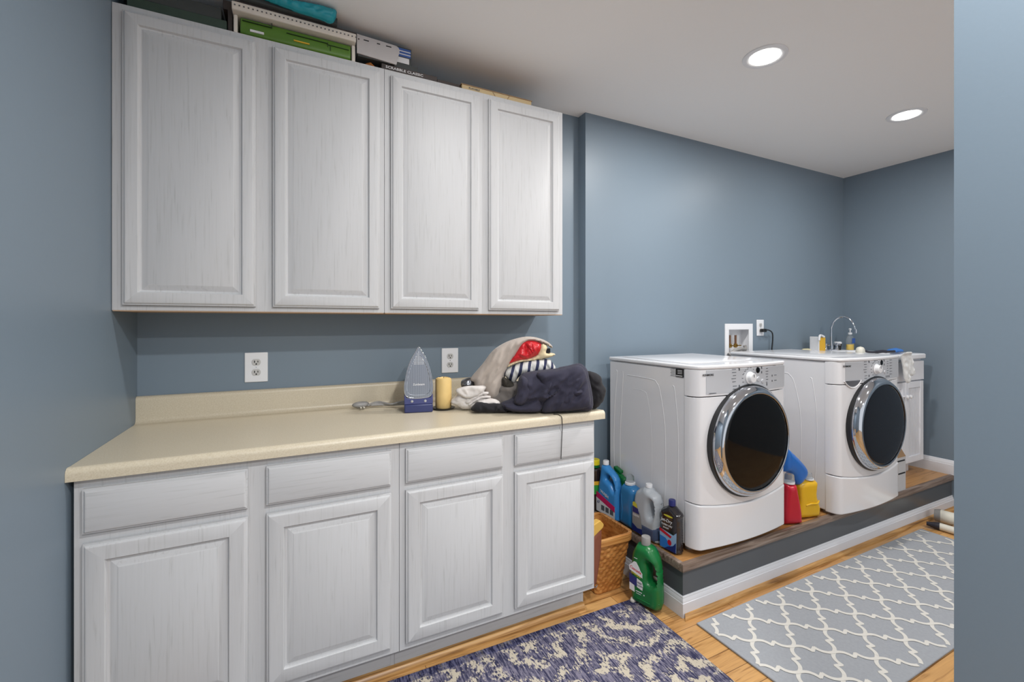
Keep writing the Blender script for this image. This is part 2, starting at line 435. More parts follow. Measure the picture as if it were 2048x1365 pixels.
UY, UZ0, UZ1 = 1.9505, 1.3445, 2.3711
def face_frame(mb, x0, x1, z0, z1, y, stiles, rails, th=0.019):
    for a, b in stiles: mb.box(a, b, y, y + th, z0, z1)
    for (a, b, c, d) in rails: mb.box(a, b, y, y + th, c, d)
for name, x0, x1, doors, lab in (
    ('wall_cabinet', XL + 0.001, 0.3445, [(-0.505, -0.121), (-0.066, 0.324)], 'white two-door wall cabinet hung against the left wall'),
    ('wall_cabinet', 0.3455, 1.2254, [(0.370, 0.768), (0.815, 1.200)], 'white two-door wall cabinet nearer the dryer, tan carton on top')):
    c = thing(name, lab, 'cabinet', ((x0 + x1) / 2, (UY + YB) / 2, UZ0))
    mb = MB(); y1 = YB - 0.001
    mb.box(x0, x0 + 0.012, UY + 0.019, y1, UZ0, UZ1); mb.box(x1 - 0.012, x1, UY + 0.019, y1, UZ0, UZ1)
    mb.box(x0 + 0.012, x1 - 0.012, UY + 0.019, y1, UZ0 + 0.004, UZ0 + 0.02); mb.box(x0 + 0.012, x1 - 0.012, UY + 0.019, y1, UZ1 - 0.014, UZ1); mb.box(x0 + 0.012, x1 - 0.012, y1 - 0.008, y1, UZ0 + 0.02, UZ1 - 0.014)
    mb.build('carcass', M['cabinet'], c)
    mb = MB(); a, b = doors
    mb.box(x0, x1, UY, UY + 0.0188, UZ0, UZ1)
    mb.build('face_frame', M['cabinet'], c, bevel=0.001)
    for a, b in doors:
        raised_door(a, b, UZ0 + 0.018, UZ1 - 0.024, UY - 0.021, rail=0.042).build('door', M['cabinet'], c, bevel=0.0008, smooth=30)
    MB().box(x0 + 0.002, x1 - 0.002, UY + 0.0005, YB - 0.03, UZ0 - 0.003, UZ0 + 0.0035).build('bottom_edge', M['cab_edge'], c)

LY, LZ0, LZ1 = 1.6306, 0.130, 0.878
for x0, x1, fr, lab in ((-0.526, 0.3395, [(-0.505, -0.122), (-0.0725, 0.310)], 'white base cabinet against the left wall with two drawers over two doors'),
                        (0.3405, 1.189, [(0.361, 0.741), (0.794, 1.178)], 'white base cabinet next to the wicker basket with two drawers over two doors')):
    c = thing('base_cabinet', lab, 'cabinet', ((x0 + x1) / 2, (LY + YB) / 2, 0))
    mb = MB(); mb.box(x0, x0 + 0.014, LY + 0.019, YB - 0.001, LZ0, LZ1); mb.box(x1 - 0.014, x1, LY + 0.019, YB - 0.001, LZ0, LZ1); mb.box(x1 - 0.014, x1, LY + 0.085, YB - 0.001, 0, LZ0)
    mb.box(x0 + 0.014, x1 - 0.014, LY + 0.019, YB - 0.001, LZ0, LZ0 + 0.014); mb.box(x0 + 0.014, x1 - 0.014, YB - 0.01, YB - 0.001, LZ0 + 0.014, LZ1)
    mb.build('carcass', M['cabinet'], c)
    MB().box(x0, x1, LY, LY + 0.0188, LZ0, LZ1).build('face_frame', M['cabinet'], c, bevel=0.001)
    MB().box(x0 if x0 > 0 else x0 + 0.015, x1 if x1 < 1 else x1 - 0.004, LY + 0.086, LY + 0.098, 0, LZ0 - 0.0005).build('toe_kick', M['cabinet_h'], c)
    for a, b in fr:
        slab_front(a, b, 0.731, 0.853, LY - 0.0205).build('drawer_front', M['cabinet_h'], c, smooth=30)
        raised_door(a, b, 0.157, 0.704, LY - 0.0205, rail=0.048).build('door', M['cabinet'], c, bevel=0.0008, smooth=30)
mb = MB(); n = len(SHOE)
vs = [(-0.53, LY + 0.086 - d * 1.3, z * 1.4) for d, z in SHOE] + [(1.185, LY + 0.086 - d * 1.3, z * 1.4) for d, z in SHOE]
mb.add(vs, [tuple(range(n)), tuple(range(2 * n - 1, n - 1, -1))] + [(k, (k + 1) % n, n + (k + 1) % n, n + k) for k in range(n)])
struct(mb.build('trim_1', M['oak_trim'], smooth=40))

# countertop with rolled front edge and coved backsplash
XR = 1.2303
ct = thing('countertop', 'beige laminate countertop with rolled front edge and backsplash', 'countertop', (0.35, 1.92, 0.879))
prof = [(1.6056, 0.8795), (1.6056, 0.897)] + [(1.6056 + 0.016 * (1 - math.cos(a)), 0.897 + 0.0185 * math.sin(a)) for a in [PI / 2 * k / 6 for k in range(1, 7)]] + \
       [(1.640, 0.914), (2.188, 0.914)] + [(2.188 + 0.020 * math.sin(a), 0.934 - 0.020 * math.cos(a)) for a in [PI / 2 * k / 5 for k in range(1, 6)]] + \
       [(2.208, 1.002)] + [(2.208 + 0.014 * (1 - math.cos(a)), 1.004 + 0.014 * math.sin(a)) for a in [PI / 2 * k / 4 for k in range(1, 5)]] + [(YB - 0.0006, 1.018), (YB - 0.0006, 0.8795), (1.66, 0.8795), (1.63, 0.8795)]
MB().prism(prof, XL + 0.0005, XR, 'yz').build('worktop', M['laminate'], ct, smooth=50)

# ------------------------------------------------------------------ outlets
def outlet(x, z, w, h, label, single=False, group=None):
    y = YB if x < X2 else Y2
    o = thing('wall_outlet', label, 'outlet', (x, y, z), group=group, world=0)
    mb = MB(); mb.box(-w / 2, w / 2, -0.006, -0.0005, -h / 2, h / 2); mb.build('cover_plate', M['white_plastic'], o, bevel=0.003)
    for s in (-1, 1):
        cz = s * 0.0215
        mb = MB(); r = 0.0165; pts = []
        for k in range(28):
            a = 2 * PI * k / 28; pts.append((r * math.cos(a), max(-0.0135, min(0.0135, r * math.sin(a))) + cz))
        mb.prism(pts, -0.0085, -0.006, 'xz'); s_ = mb.build('socket', M['socket'], o, bevel=0.0006)
        mb = MB(); mb.box(-0.0080, -0.0048, -0.0092, -0.0080, cz - 0.002, cz + 0.007); mb.box(0.0048, 0.0076, -0.0092, -0.0080, cz - 0.001, cz + 0.0065)
        mb.lathe([(0.0031, 0), (0.0031, 0.0012)], (0, -0.0080, cz - 0.0075), 'y', 10); mb.build('slots', M['dark_gap'], s_)
    mb = MB().lathe([(0.0025, 0), (0.0020, 0.001)], (0, -0.006, 0), 'y', 12); mb.build('screw', M['brushed'], o)
    return o
outlet(-0.137, 1.113, 0.086, 0.126, 'white duplex wall outlet above the backsplash, left of the iron')
outlet(0.721, 1.110, 0.088, 0.126, 'white duplex wall outlet above the backsplash, behind the yellow candle')
o3 = outlet(3.058, 1.267, 0.078, 0.118, 'white wall outlet above the washer with a black plug in it')
pc = thing('power_cord', 'black plug and cord hanging from the outlet over the washer', 'cord', (3.06, Y2 - 0.01, 1.25))
mb = MB(); mb.box(3.045, 3.085, Y2 - 0.040, Y2 - 0.0095, 1.236, 1.260); mb.build('plug', M['black_plastic'], pc, bevel=0.005)
path = catmull([(3.075, Y2 - 0.030, 1.250), (3.120, Y2 - 0.030, 1.249), (3.160, Y2 - 0.028, 1.228), (3.168, Y2 - 0.026, 1.18), (3.160, Y2 - 0.024, 1.10), (3.158, Y2 - 0.022, 1.00)], 6, False)
MB().tube(path, 0.0045).build('cable', M['black_plastic'], pc, smooth=60)

# ------------------------------------------------------------------ washer water box in the wall
wb = thing('water_supply_box', 'white recessed water supply box in the wall behind the dryer', 'valve box', (2.827, Y2, 1.16))
mb = MB()
fx0, fx1, fz0, fz1 = 2.682, 2.972, 1.03, 1.297
for b in ((fx0, bx0 + 0.020, fz0, fz1), (bx1 - 0.024, fx1, fz0, fz1), (bx0 + 0.020, bx1 - 0.024, bz1 - 0.016, fz1), (bx0 + 0.020, bx1 - 0.024, fz0, bz0 + 0.012)):
    mb.box(b[0], b[1], Y2 - 0.006, Y2 - 0.0005, b[2], b[3])
mb.build('flange', M['white_plastic'], wb)
mb = MB(); a0, a1, c0, c1, yb = bx0 + 0.003, bx1 - 0.003, bz0 + 0.003, bz1 - 0.003, Y2 + 0.068
mb.box(a0, a1, yb, yb + 0.002, c0, c1); mb.box(a0, a0 + 0.002, Y2, yb, c0, c1); mb.box(a1 - 0.002, a1, Y2, yb, c0, c1); mb.box(a0, a1, Y2, yb, c0, c0 + 0.002); mb.box(a0, a1, Y2, yb, c1 - 0.002, c1)
mb.build('recess', M['white_plastic'], wb)
for x in (2.775, 2.835):
    mb = MB().tube([(x, Y2 + 0.03, 1.15), (x, Y2 + 0.03, 1.215)], 0.008, 12); v_ = mb.build('supply_pipe', M['copper'], wb, smooth=50)
    mb = MB().lathe([(0.006, 0), (0.013, 0.004), (0.013, 0.026), (0.009, 0.03)], (x, Y2 + 0.03, 1.125), 'z', 14); mb.obox((x, Y2 + 0.002, 1.142), (0.018, 0.006, 0.004), (1, 0, 0), (0, 1, 0), (0, 0, 1)); mb.build('valve', M['brass'], wb, smooth=40)
hose = catmull([(2.70, Y2 - 0.02, 1.080), (2.76, Y2 - 0.022, 1.108), (2.83, Y2 - 0.016, 1.118), (2.89, Y2 + 0.0, 1.112), (2.92, Y2 + 0.015, 1.12), (2.918, Y2 + 0.02, 1.14)], 6, False)
MB().tube(hose, 0.013, 12).build('drain_hose', M['grey_plastic'], wb, smooth=60)

# ================================================================== LAUNDRY MACHINES
def machine(name, label, cat, x0, yS, z0, glass, dispenser, W=0.66, ztop=1.108, zs=0.962, bulge=0.028):
    t = thing(name, label, cat, (x0 + W / 2, (yS + 2.09) / 2, PZ), group=None)
    x1 = x0 + W; yb = 2.09; yc = yS - 0.052
    # front plan curve
    def yfront(u): return yc - bulge * (1 - u * u)                      # u in -1..1
    plan = []
    rc = 0.042
    for k in range(7):
        a = PI / 2 * k / 6; plan.append((x0 + rc * (1 - math.cos(a)), yS - (yS - yfront(-0.87)) * math.sin(a)))
    for k in range(1, 22):
        u = -0.87 + 1.74 * k / 22; plan.append((x0 + W / 2 + u * W / 2, yfront(u)))
    plan += [(2 * x0 + W - x, y) for x, y in plan[6::-1]]
    def panel(z0f, z1f, inset=0.0, back=None):
        mb = MB(); n = len(plan); bk = back if back else yS + 0.012
        P = [(x, y + inset) for x, y in plan]
        vs = [(x, y, z0f(x)) for x, y in P] + [(x, y, z1f(x)) for x, y in P] + [(P[0][0], bk, z0f(P[0][0])), (P[-1][0], bk, z0f(P[-1][0])), (P[0][0], bk, z1f(P[0][0])), (P[-1][0], bk, z1f(P[-1][0]))]
        B0, B1, T0, T1 = 2 * n, 2 * n + 1, 2 * n + 2, 2 * n + 3
        fs = [(i, i + 1, n + i + 1, n + i) for i in range(n - 1)]
        fs += [tuple(range(n))[::-1] + (B0, B1)][0:1] if False else [tuple(list(range(n)) + [B1, B0]), tuple([n + i for i in range(n)][::-1] + [T0, T1])]
        fs += [(0, n, T0, B0), (n - 1, B1, T1, 2 * n - 1), (B0, T0, T1, B1)]
        return mb.add(vs, fs)
    cxm = x0 + W / 2
    smile = lambda x: 0.474 - 0.030 * max(0, 1 - ((x - cxm) / (W / 2)) ** 2) + (z0 - 0.262)
    sm2 = lambda x: smile(x)
    # cabinet shell: two sides and back in one skin, with dark core at the seams
    mb = MB(); mb.box(x0 + 0.004, x1 - 0.004, yS + 0.004, yb, z0 + 0.005, ztop - 0.022); body = mb.build('cabinet_body', M['appliance'], t, bevel=0.006)
    mb = MB(); mb.box(x0 + 0.012, x1 - 0.012, yS - 0.02, yS + 0.0035, z0 + 0.02, ztop - 0.03); mb.build('inner_frame', M['dark_gap'], t)
    # pressed ribs on the side panels
    for xs, sg in ((x0 + 0.004, -1), (x1 - 0.004, 1)):
        mb = MB()
        def yy(f): return yb - (yb - yS) * f
        R = [[(0.85, 1.00), (0.87, 0.975), (0.905, 0.80), (0.905, 0.55), (0.88, 0.33)], [(0.27, 1.018), (0.60, 1.014), (0.66, 1.00), (0.70, 0.96), (0.755, 0.80), (0.765, 0.58), (0.75, 0.40)],
             [(0.20, 1.035), (0.205, 1.0), (0.185, 0.86), (0.16, 0.65), (0.17, 0.42)], [(0.10, 1.035), (0.115, 1.015), (0.085, 0.86), (0.065, 0.65), (0.075, 0.42)],
             [(0.36, 0.95), (0.50, 0.945), (0.54, 0.92), (0.585, 0.80), (0.60, 0.60), (0.58, 0.42)]]
        for rr in R:
            p = catmull([(xs - sg * 0.0016, yy(f), z + (z0 - 0.262)) for f, z in rr], 5, False); mb.tube(p, 0.0034 if rr is not R[4] else 0.0024, 8)
        mb.build('side_rib', M['appliance'], t, smooth=60)
    # top lid with raised rim
    mb = MB(); e = 0.004
    P = [(x0 - e, yb)] + [(x, y - 0.006) for x, y in plan] + [(x1 + e, yb)]
    P[1] = (x0 - e, plan[0][1]); P[-2] = (x1 + e, plan[-1][1])
    mb.prism(P, ztop - 0.020, ztop, 'xy'); mb.build('top_lid', M['appliance'], t, bevel=0.007, seg=3, smooth=60)
    mb = MB(); ring = []
    for (a, b, c, d, z) in ((x0 + 0.05, x1 - 0.05, yS + 0.02, yb - 0.05, ztop + 0.0005), (x0 + 0.06, x1 - 0.06, yS + 0.03, yb - 0.06, ztop + 0.003)):
        ring += [(a, c, z), (b, c, z), (b, d, z), (a, d, z)]
    mb.add(ring, [(0, 1, 5, 4), (1, 2, 6, 5), (2, 3, 7, 6), (3, 0, 4, 7), (4, 5, 6, 7), (3, 2, 1, 0)]); mb.build('lid_panel', M['appliance'], t, bevel=0.004)
    # fronts
    G = 0.0022
    p1 = panel(lambda x: zs + G, lambda x: ztop - 0.021); p1.build('console', M['appliance'], t, bevel=0.002, smooth=40)
    p2 = panel(lambda x: smile(x) + G, lambda x: zs - G); p2.build('front_panel', M['appliance'], t, bevel=0.002, smooth=40)
    p3 = panel(lambda x: z0, lambda x: smile(x) - G, inset=-0.004); p3.build('kick_panel', M['appliance'], t, bevel=0.006, seg=3, smooth=40)
    # silver console overlay following the curve
    us = [(-0.82 + 1.74 * k / 24) for k in range(25)]
    mb = MB(); vs = []
    for u in us:
        x = cxm + u * W / 2; y = yfront(u) if abs(u) < 0.87 else yfront(0.87) + (abs(u) - 0.87) * 0.02
        vs += [(x, y - 0.0016, zs + 0.012), (x, y - 0.0016, ztop - 0.024), (x, y + 0.002, zs + 0.012), (x, y + 0.002, ztop - 0.024)]
    fs = []
    for k in range(24): a, b = 4 * k, 4 * k + 4; fs += [(a, b, b + 1, a + 1), (a + 2, a + 3, b + 3, b + 2), (a, a + 2, b + 2, b), (a + 1, b + 1, b + 3, a + 3)]
    fs += [(0, 1, 3, 2), (96, 98, 99, 97)]
    mb.add(vs, fs); con = mb.build('control_overlay', M['silver_panel'], t, smooth=30)
    # knob, display, buttons
    ku = 0.04; kx = cxm + 0.003; kz = (zs + ztop) / 2 + 0.003; ky = yfront(ku) - 0.002
    mb = MB().lathe([(0.030, 0), (0.030, 0.004), (0.0235, 0.006), (0.0225, 0.020), (0.020, 0.023), (0.0, 0.024)], (kx, ky, kz), 'y', 36, cap=False); kn = mb.build('selector_knob', M['white_plastic'], t, smooth=35)
    MB().box(kx - 0.0018, kx + 0.0018, ky - 0.0250, ky - 0.0235, kz + 0.004, kz + 0.019).build('pointer', M['grey_print'], kn)
    dx = kx + 0.062; mb = MB().lathe([(0.0145, 0), (0.0145, 0.002), (0.012, 0.003), (0, 0.003)], (dx, yfront(0.25) - 0.0015, kz + 0.034), 'y', 28, cap=False); mb.build('display_window', M['glass_black'], t, smooth=30)
    for (bx, bz, br) in ((dx + 0.002, kz - 0.010, 0.013), (dx + 0.036, kz - 0.022, 0.011)):
        u = (bx - cxm) / (W / 2); MB().lathe([(br, 0), (br, 0.002), (br * 0.8, 0.0045), (0, 0.005)], (bx, yfront(u) - 0.0015, bz), 'y', 20, cap=False).build('button', M['silver_panel'], t, smooth=40)
    mb = MB(); rr = random.Random(3)
    def tick(cx_, cz_, w, h=0.0028):
        u = (cx_ - cxm) / (W / 2); y = yfront(u) - 0.0022; MB().box(cx_ - w / 2, cx_ + w / 2, y - 0.0002, y + 0.0008, cz_ - h / 2, cz_ + h / 2).build('printed_mark', M['grey_print'], t)
    for k in range(7): tick(kx - 0.105 + rr.uniform(-0.004, 0.004), kz + 0.045 - k * 0.0145 - (0.006 if k > 4 else 0), rr.uniform(0.020, 0.032))
    for k, zz in enumerate((0.044, -0.036)): tick(kx - 0.072, kz + zz, 0.008, 0.012)
    for k in range(7): a = PI * (0.1 + 0.8 * k / 6) + PI / 2; tick(kx + 0.050 * math.cos(a), kz + 0.044 * math.sin(a), 0.010)
    for k in range(6): a = PI * (0.15 + 0.7 * k / 5); tick(kx + 0.046 * math.cos(a), kz + 0.050 * math.sin(a), 0.006)
    for k in range(6): tick(kx + 0.135 + rr.uniform(-0.003, 0.003), kz + 0.038 - k * 0.0135, rr.uniform(0.012, 0.022))
    if not dispenser:
        tick(kx + 0.135, kz - 0.040, 0.007, 0.013)
        for zz in (0.0, -0.026): tick(kx + 0.182, kz + zz, 0.006, 0.009); tick(kx + 0.208, kz + zz + 0.001, 0.026)
        tick(kx + 0.185, kz + 0.052, 0.038); tick(kx + 0.215, kz + 0.052, 0.005, 0.006)
    else:
        for k in range(6): tick(kx + 0.170, kz + 0.044 - k * 0.0165, 0.005, 0.007); tick(kx + 0.187, kz + 0.044 - k * 0.0165, 0.016)
        for k in range(3): tick(kx + 0.118 + k * 0.019, kz - 0.050, 0.007, 0.012)
    for zz in (0.030, 0.008): tick(dx + 0.030, kz + zz + 0.014, 0.007, 0.011)
    tick(x0 + 0.11, zs + 0.016, 0.075, 0.003)
    nm = text('KENMORE', 0.0135, (x0 + 0.068 - t.location.x, yfront(-0.79) - 0.0045 - t.location.y, ztop - 0.045 - PZ), t, M['black_print'], name='lettering', bold=True, right=(1, -0.136, 0))
    # door: dark gasket ring, chrome ring, bulging glass
    dxc, dzc, R = cxm + 0.004, 0.7385 + (z0 - 0.262), 0.268
    yf = yfront(0.0)
    MB().lathe([(R + 0.002, -0.018), (R + 0.002, 0.004), (R - 0.006, 0.008), (R - 0.02, 0.008)], (dxc, yf, dzc), 'y', 72, cap=True).build('door_gasket', M['black_plastic'], t, smooth=35)
    dr = MB().lathe([(R - 0.006, 0.002), (R - 0.004, 0.010), (R - 0.010, 0.026), (R - 0.024, 0.042), (R - 0.036, 0.048), (R - 0.040, 0.046), (R - 0.041, 0.020)], (dxc, yf, dzc), 'y', 96, cap=False).build('door_ring', M['chrome'], t, smooth=60)
    g = [((R - 0.0405) * math.cos(a), 0.040 + 0.010 * math.sin(a)) for a in [PI / 2 * k / 10 for k in range(0, 10)]]
    g = [(R - 0.0405, 0.02)] + g + [(0.0005, 0.050)]
    MB().lathe(g, (dxc, yf, dzc), 'y', 96, cap=False).build('door_glass', M[glass], t, smooth=60)
    if dispenser:   # recessed detergent drawer pull, half-moon lip
        ux = x0 + 0.050; w = 0.135; zt = zs + 0.020
        fy = lambda x: yfront((x - cxm) / (W / 2))
        mb = MB(); vs = []
        for k in range(15):
            x = ux + 0.005 + (w - 0.010) * k / 14; zb = zt - 0.001 - 0.031 * math.sin(PI * k / 14) ** 0.8
            vs += [(x, fy(x) - 0.0035, zt), (x, fy(x) - 0.0035, zb), (x, fy(x) + 0.002, zt), (x, fy(x) + 0.002, zb)]
        fs = []
        for k in range(14): a, b = 4 * k, 4 * k + 4; fs += [(a, a + 1, b + 1, b), (a + 2, b + 2, b + 3, a + 3), (a, b, b + 2, a + 2), (a + 1, a + 3, b + 3, b + 1)]
        fs += [(0, 2, 3, 1), (56, 57, 59, 58)]
        mb.add(vs, fs); mb.build('drawer_recess', M['grey_print'], t)
        arc = [(ux + w * k / 14, zt - 0.040 * math.sin(PI * k / 14) ** 0.8) for k in range(15)]
        MB().tube([(a, fy(a) - 0.003, b) for a, b in arc], 0.0032, 8).build('drawer_pull', M['appliance'], t, smooth=60)
    # feet
    for fx in (x0 + 0.05, x1 - 0.05):
        for fy in (yS + 0.03, yb - 0.06):
            MB().lathe([(0.018, 0), (0.018, z0 + 0.006 - PZ)], (fx, fy, PZ), 'z', 16).build('foot', M['grey_plastic'], t, smooth=40)
    return t
dry = machine('dryer', 'white front-load dryer, the closer of the two laundry machines', 'dryer', 1.63, 1.52, 0.262, 'glass_black', False)
was = machine('washing_machine', 'white front-load washing machine between the dryer and the sink cabinet', 'washing machine', 2.652, 1.467, 0.250, 'glass_navy', True)
# stickers on the dryer's side
mb = MB().box(1.6305, 1.6335, 1.537, 1.585, 1.046, 1.085); mb.build('sticker', M['black_print'], dry)
mb = MB()
for k in range(3): mb.box(1.6300, 1.6304, 1.545, 1.572, 1.076 - k * 0.007, 1.0785 - k * 0.007)
mb.box(1.6300, 1.6304, 1.543, 1.583, 1.050, 1.054); mb.build('sticker_print', M['paper_white'], dry)
mb = MB()
for k in range(6): mb.box(1.6322, 1.6338, 1.592, 1.592 + 0.024 + 0.004 * (k % 2), 1.083 - k * 0.007, 1.0842 - k * 0.007)
mb.build('side_print', M['grey_print'], dry)

# ================================================================== SINK CABINET
sk = thing('sink_cabinet', 'white laundry sink cabinet with beadboard doors in the far corner', 'cabinet', (3.76, 1.85, PZ))
SX0, SX1, SY = 3.505, 4.015, 1.570
mb = MB(); mb.box(SX0, SX1, SY + 0.018, 2.13, PZ + 0.085, 1.051); mb.box(SX0 + 0.005, SX1 - 0.035, SY + 0.075, 2.12, PZ, PZ + 0.085); mb.build('carcass', M['trim'], sk)
mb = MB()
z = 0.335
for a, b, c, d in ((SX0, SX1, 0.902, 1.034), ):
    mb.box(a, b, SY - 0.002, SY + 0.0175, c, d)
mb.build('false_drawer', M['trim'], sk, bevel=0.002)
mid = (SX0 + SX1) / 2
for a, b, kx in ((SX0, mid - 0.0015, mid - 0.024), (mid + 0.0015, SX1, mid + 0.024)):
    mb = MB(); r = 0.045; z0, z1 = 0.330, 0.893
    mb.box(a, a + r, SY, SY + 0.017, z0, z1); mb.box(b - r, b, SY, SY + 0.017, z0, z1); mb.box(a + r, b - r, SY, SY + 0.017, z0, z0 + r); mb.box(a + r, b - r, SY, SY + 0.017, z1 - r, z1)
    d = mb.build('door', M['trim'], sk, bevel=0.0025)
    mb = MB(); k = 0; x = a + r
    while x < b - r - 0.002:
        mb.box(x, min(x + 0.0185, b - r), SY + 0.006, SY + 0.016, z0 + r, z1 - r); x += 0.0215
    mb.box(a + r, b - r, SY + 0.009, SY + 0.0165, z0 + r, z1 - r); mb.build('beadboard', M['trim'], d)
    MB().lathe([(0.006, 0), (0.005, 0.010), (0.013, 0.018), (0.014, 0.024), (0.010, 0.030), (0.0, 0.031)], (kx, SY, 0.797), 'y', 20, cap=False).build('knob', M['white_plastic'], d, smooth=60)
# moulded sink top with basin
TX0, TX1, TY0, TY1, TZ = 3.395, 4.012, 1.552, 2.14, 1.086
rings = []
def rr_loop(x0, x1, y0, y1, r, z, n=5):
    P = []
    for cx_, cy_, a0 in ((x1 - r, y1 - r, 0), (x0 + r, y1 - r, PI / 2), (x0 + r, y0 + r, PI), (x1 - r, y0 + r, 3 * PI / 2)):
        for k in range(n + 1): a = a0 + PI / 2 * k / n; P.append((cx_ + r * math.cos(a), cy_ + r * math.sin(a), z))
    return P
LO = [rr_loop(TX0 + .004, TX1 - .004, TY0 + .004, TY1, 0.012, 1.052), rr_loop(TX0, TX1, TY0, TY1, 0.015, 1.056), rr_loop(TX0, TX1, TY0, TY1, 0.015, TZ - 0.006), rr_loop(TX0 + .006, TX1 - .006, TY0 + .006, TY1 - .002, 0.012, TZ),
      rr_loop(TX0 + .045, TX1 - .045, TY0 + .05, TY1 - .12, 0.05, TZ), rr_loop(TX0 + .055, TX1 - .055, TY0 + .06, TY1 - .13, 0.05, TZ - 0.012), rr_loop(TX0 + .08, TX1 - .08, TY0 + .085, TY1 - .15, 0.05, TZ - 0.052)]
mb = MB(); n = len(LO[0]); vs = [p for L in LO for p in L]; fs = []
for k in range(len(LO) - 1):
    for i in range(n): j = (i + 1) % n; fs.append((k * n + i, k * n + j, (k + 1) * n + j, (k + 1) * n + i))
fs += [tuple(range(n)), tuple((len(LO) - 1) * n + i for i in range(n))]
mb.add(vs, fs); mb.build('basin', M['white_plastic'], sk, smooth=40)
fc = thing('faucet', 'chrome gooseneck faucet with cross handles at the back of the laundry sink', 'faucet', (3.78, 2.06, TZ))
mb = MB(); mb.lathe([(0.045, 0), (0.045, 0.008), (0.030, 0.012)], (3.78, 2.06, TZ + 0.0005), 'z', 24, sx=2.1, sy=0.7); mb.build('deck_plate', M['chrome'], fc, smooth=40)
pts = [(3.78, 2.06, TZ + 0.01), (3.78, 2.06, 1.24), (3.78, 2.056, 1.275), (3.785, 2.040, 1.318), (3.787, 2.01, 1.345), (3.79, 1.972, 1.350), (3.792, 1.935, 1.33), (3.794, 1.912, 1.295), (3.795, 1.898, 1.245)]
mb = MB().tube(catmull(pts, 6, False), 0.0085, 14); mb.lathe([(0.017, 0), (0.013, 0.03), (0.0095, 0.05)], (3.78, 2.06, TZ + 0.006), 'z', 18); mb.lathe([(0.012, 0), (0.012, 0.028)], (3.7955, 1.896, 1.226), 'z', 16)
mb.build('spout', M['chrome'], fc, smooth=50)
for sx_ in (-1, 1):
    x = 3.78 + sx_ * 0.075; mb = MB().lathe([(0.016, 0), (0.012, 0.012), (0.009, 0.034), (0.012, 0.042), (0.0, 0.050)], (x, 2.06, TZ + 0.008), 'z', 16, cap=False)
    for a in (0.3, 0.3 + PI / 2):
        mb.tube([(x - 0.026 * math.cos(a), 2.06 - 0.026 * math.sin(a), TZ + 0.044), (x + 0.026 * math.cos(a), 2.06 + 0.026 * math.sin(a), TZ + 0.044)], [0.006, 0.006], 10)
    mb.build('handle', M['chrome'], fc, smooth=40)

M['soap_yellow'] = mat('pale_yellow_soap', (226, 216, 172), 0.5)
M['soap_liquid'] = mat('yellow_soap_liquid', (222, 190, 96), 0.15)
M['clear_plastic'] = mat('clear_plastic', (226, 232, 236), 0.08, trans=0.85, ior=1.2)
M['carton_yellow'] = mat('yellow_carton', (226, 176, 46), 0.5)
M['blue_cloth'] = mat('blue_cloth', (66, 122, 196), 0.9, ns=200, bump=0.3)
M['white_cloth'] = mat('white_terry', (226, 228, 228), 0.95, ns=260, bump=0.5, sheen=0.3)
M['dark_handle'] = mat('dark_rubber', (48, 46, 56), 0.45)
M['label_blue'] = mat('label_blue', (60, 96, 168), 0.4)

b = thing('soap_bar', 'small pale yellow bar lying on the sink left rim', 'soap', (3.42, 2.04, TZ))
V, F = inflate([(-0.042, 0.002), (0.042, 0.002), (0.045, 0.012), (0.040, 0.024), (-0.040, 0.024), (-0.045, 0.012)], 0.02, 0.012, 0.008, smooth_n=3)
MB().add([(x + 3.42, y + 2.04, z + TZ) for x, y, z in V], F).build('bar', M['soap_yellow'], b, smooth=60)
b = thing('detergent_carton', 'yellow and white scrubbing-pad carton beside the chrome faucet', 'carton', (3.61, 2.06, TZ), 0.0)
MB().box(3.565, 3.650, 2.03, 2.09, TZ + 0.0005, TZ + 0.105).build('box_body', M['carton_yellow'], b, bevel=0.003)
MB().box(3.553, 3.5645, 2.025, 2.092, TZ + 0.0005, TZ + 0.112).build('side_panel', M['paper_white'], b, bevel=0.002)
mb = MB(); mb.tube(catmull([(3.548, 2.02, TZ + 0.085), (3.560, 2.022, TZ + 0.118), (3.59, 2.028, TZ + 0.122), (3.617, 2.022, TZ + 0.110)], 5, False), 0.008, 8); mb.build('flap', M['paper_white'], b, smooth=60)
b = thing('soap_dispenser', 'clear pump bottle of yellow hand soap right of the faucet', 'soap bottle', (3.985, 2.03, TZ), 0)
c_ = (3.985, 2.03, TZ + 0.0005)
MB().lathe([(0.030, 0), (0.034, 0.004), (0.034, 0.045)], c_, 'z', 28, sy=0.7).build('soap', M['soap_liquid'], b, smooth=50)
MB().lathe([(0.034, 0.0455), (0.033, 0.085), (0.028, 0.108), (0.014, 0.118), (0.012, 0.124)], c_, 'z', 28, sy=0.7).build('bottle_body', M['clear_plastic'], b, smooth=50)
mb = MB().lathe([(0.014, 0.1245), (0.014, 0.138), (0.005, 0.142), (0.005, 0.160), (0.009, 0.163), (0.009, 0.172), (0.0, 0.174)], c_, 'z', 20, cap=False); mb.tube([(3.985, 2.03, TZ + 0.168), (3.955, 2.01, TZ + 0.164)], 0.005, 8); mb.build('pump', M['white_plastic'], b, smooth=50)
MB().box(3.965, 4.006, 2.0032, 2.0045, TZ + 0.055, TZ + 0.095).build('label', M['label_blue'], b)
b = thing('lidded_cup', 'small black cup with a white lid beside the faucet handle', 'cup', (3.90, 2.075, TZ))
MB().lathe([(0.022, 0.001), (0.026, 0.05)], (3.915, 2.085, TZ), 'z', 22).build('cup', M['black_plastic'], b, smooth=40)
MB().lathe([(0.028, 0.0505), (0.029, 0.058), (0.024, 0.066)], (3.915, 2.085, TZ), 'z', 22).build('lid', M['white_plastic'], b, smooth=40)
b = thing('scrub_brush', 'dark-handled scrub brush with pale head lying on the sink edge', 'brush', (3.60, 1.72, TZ))
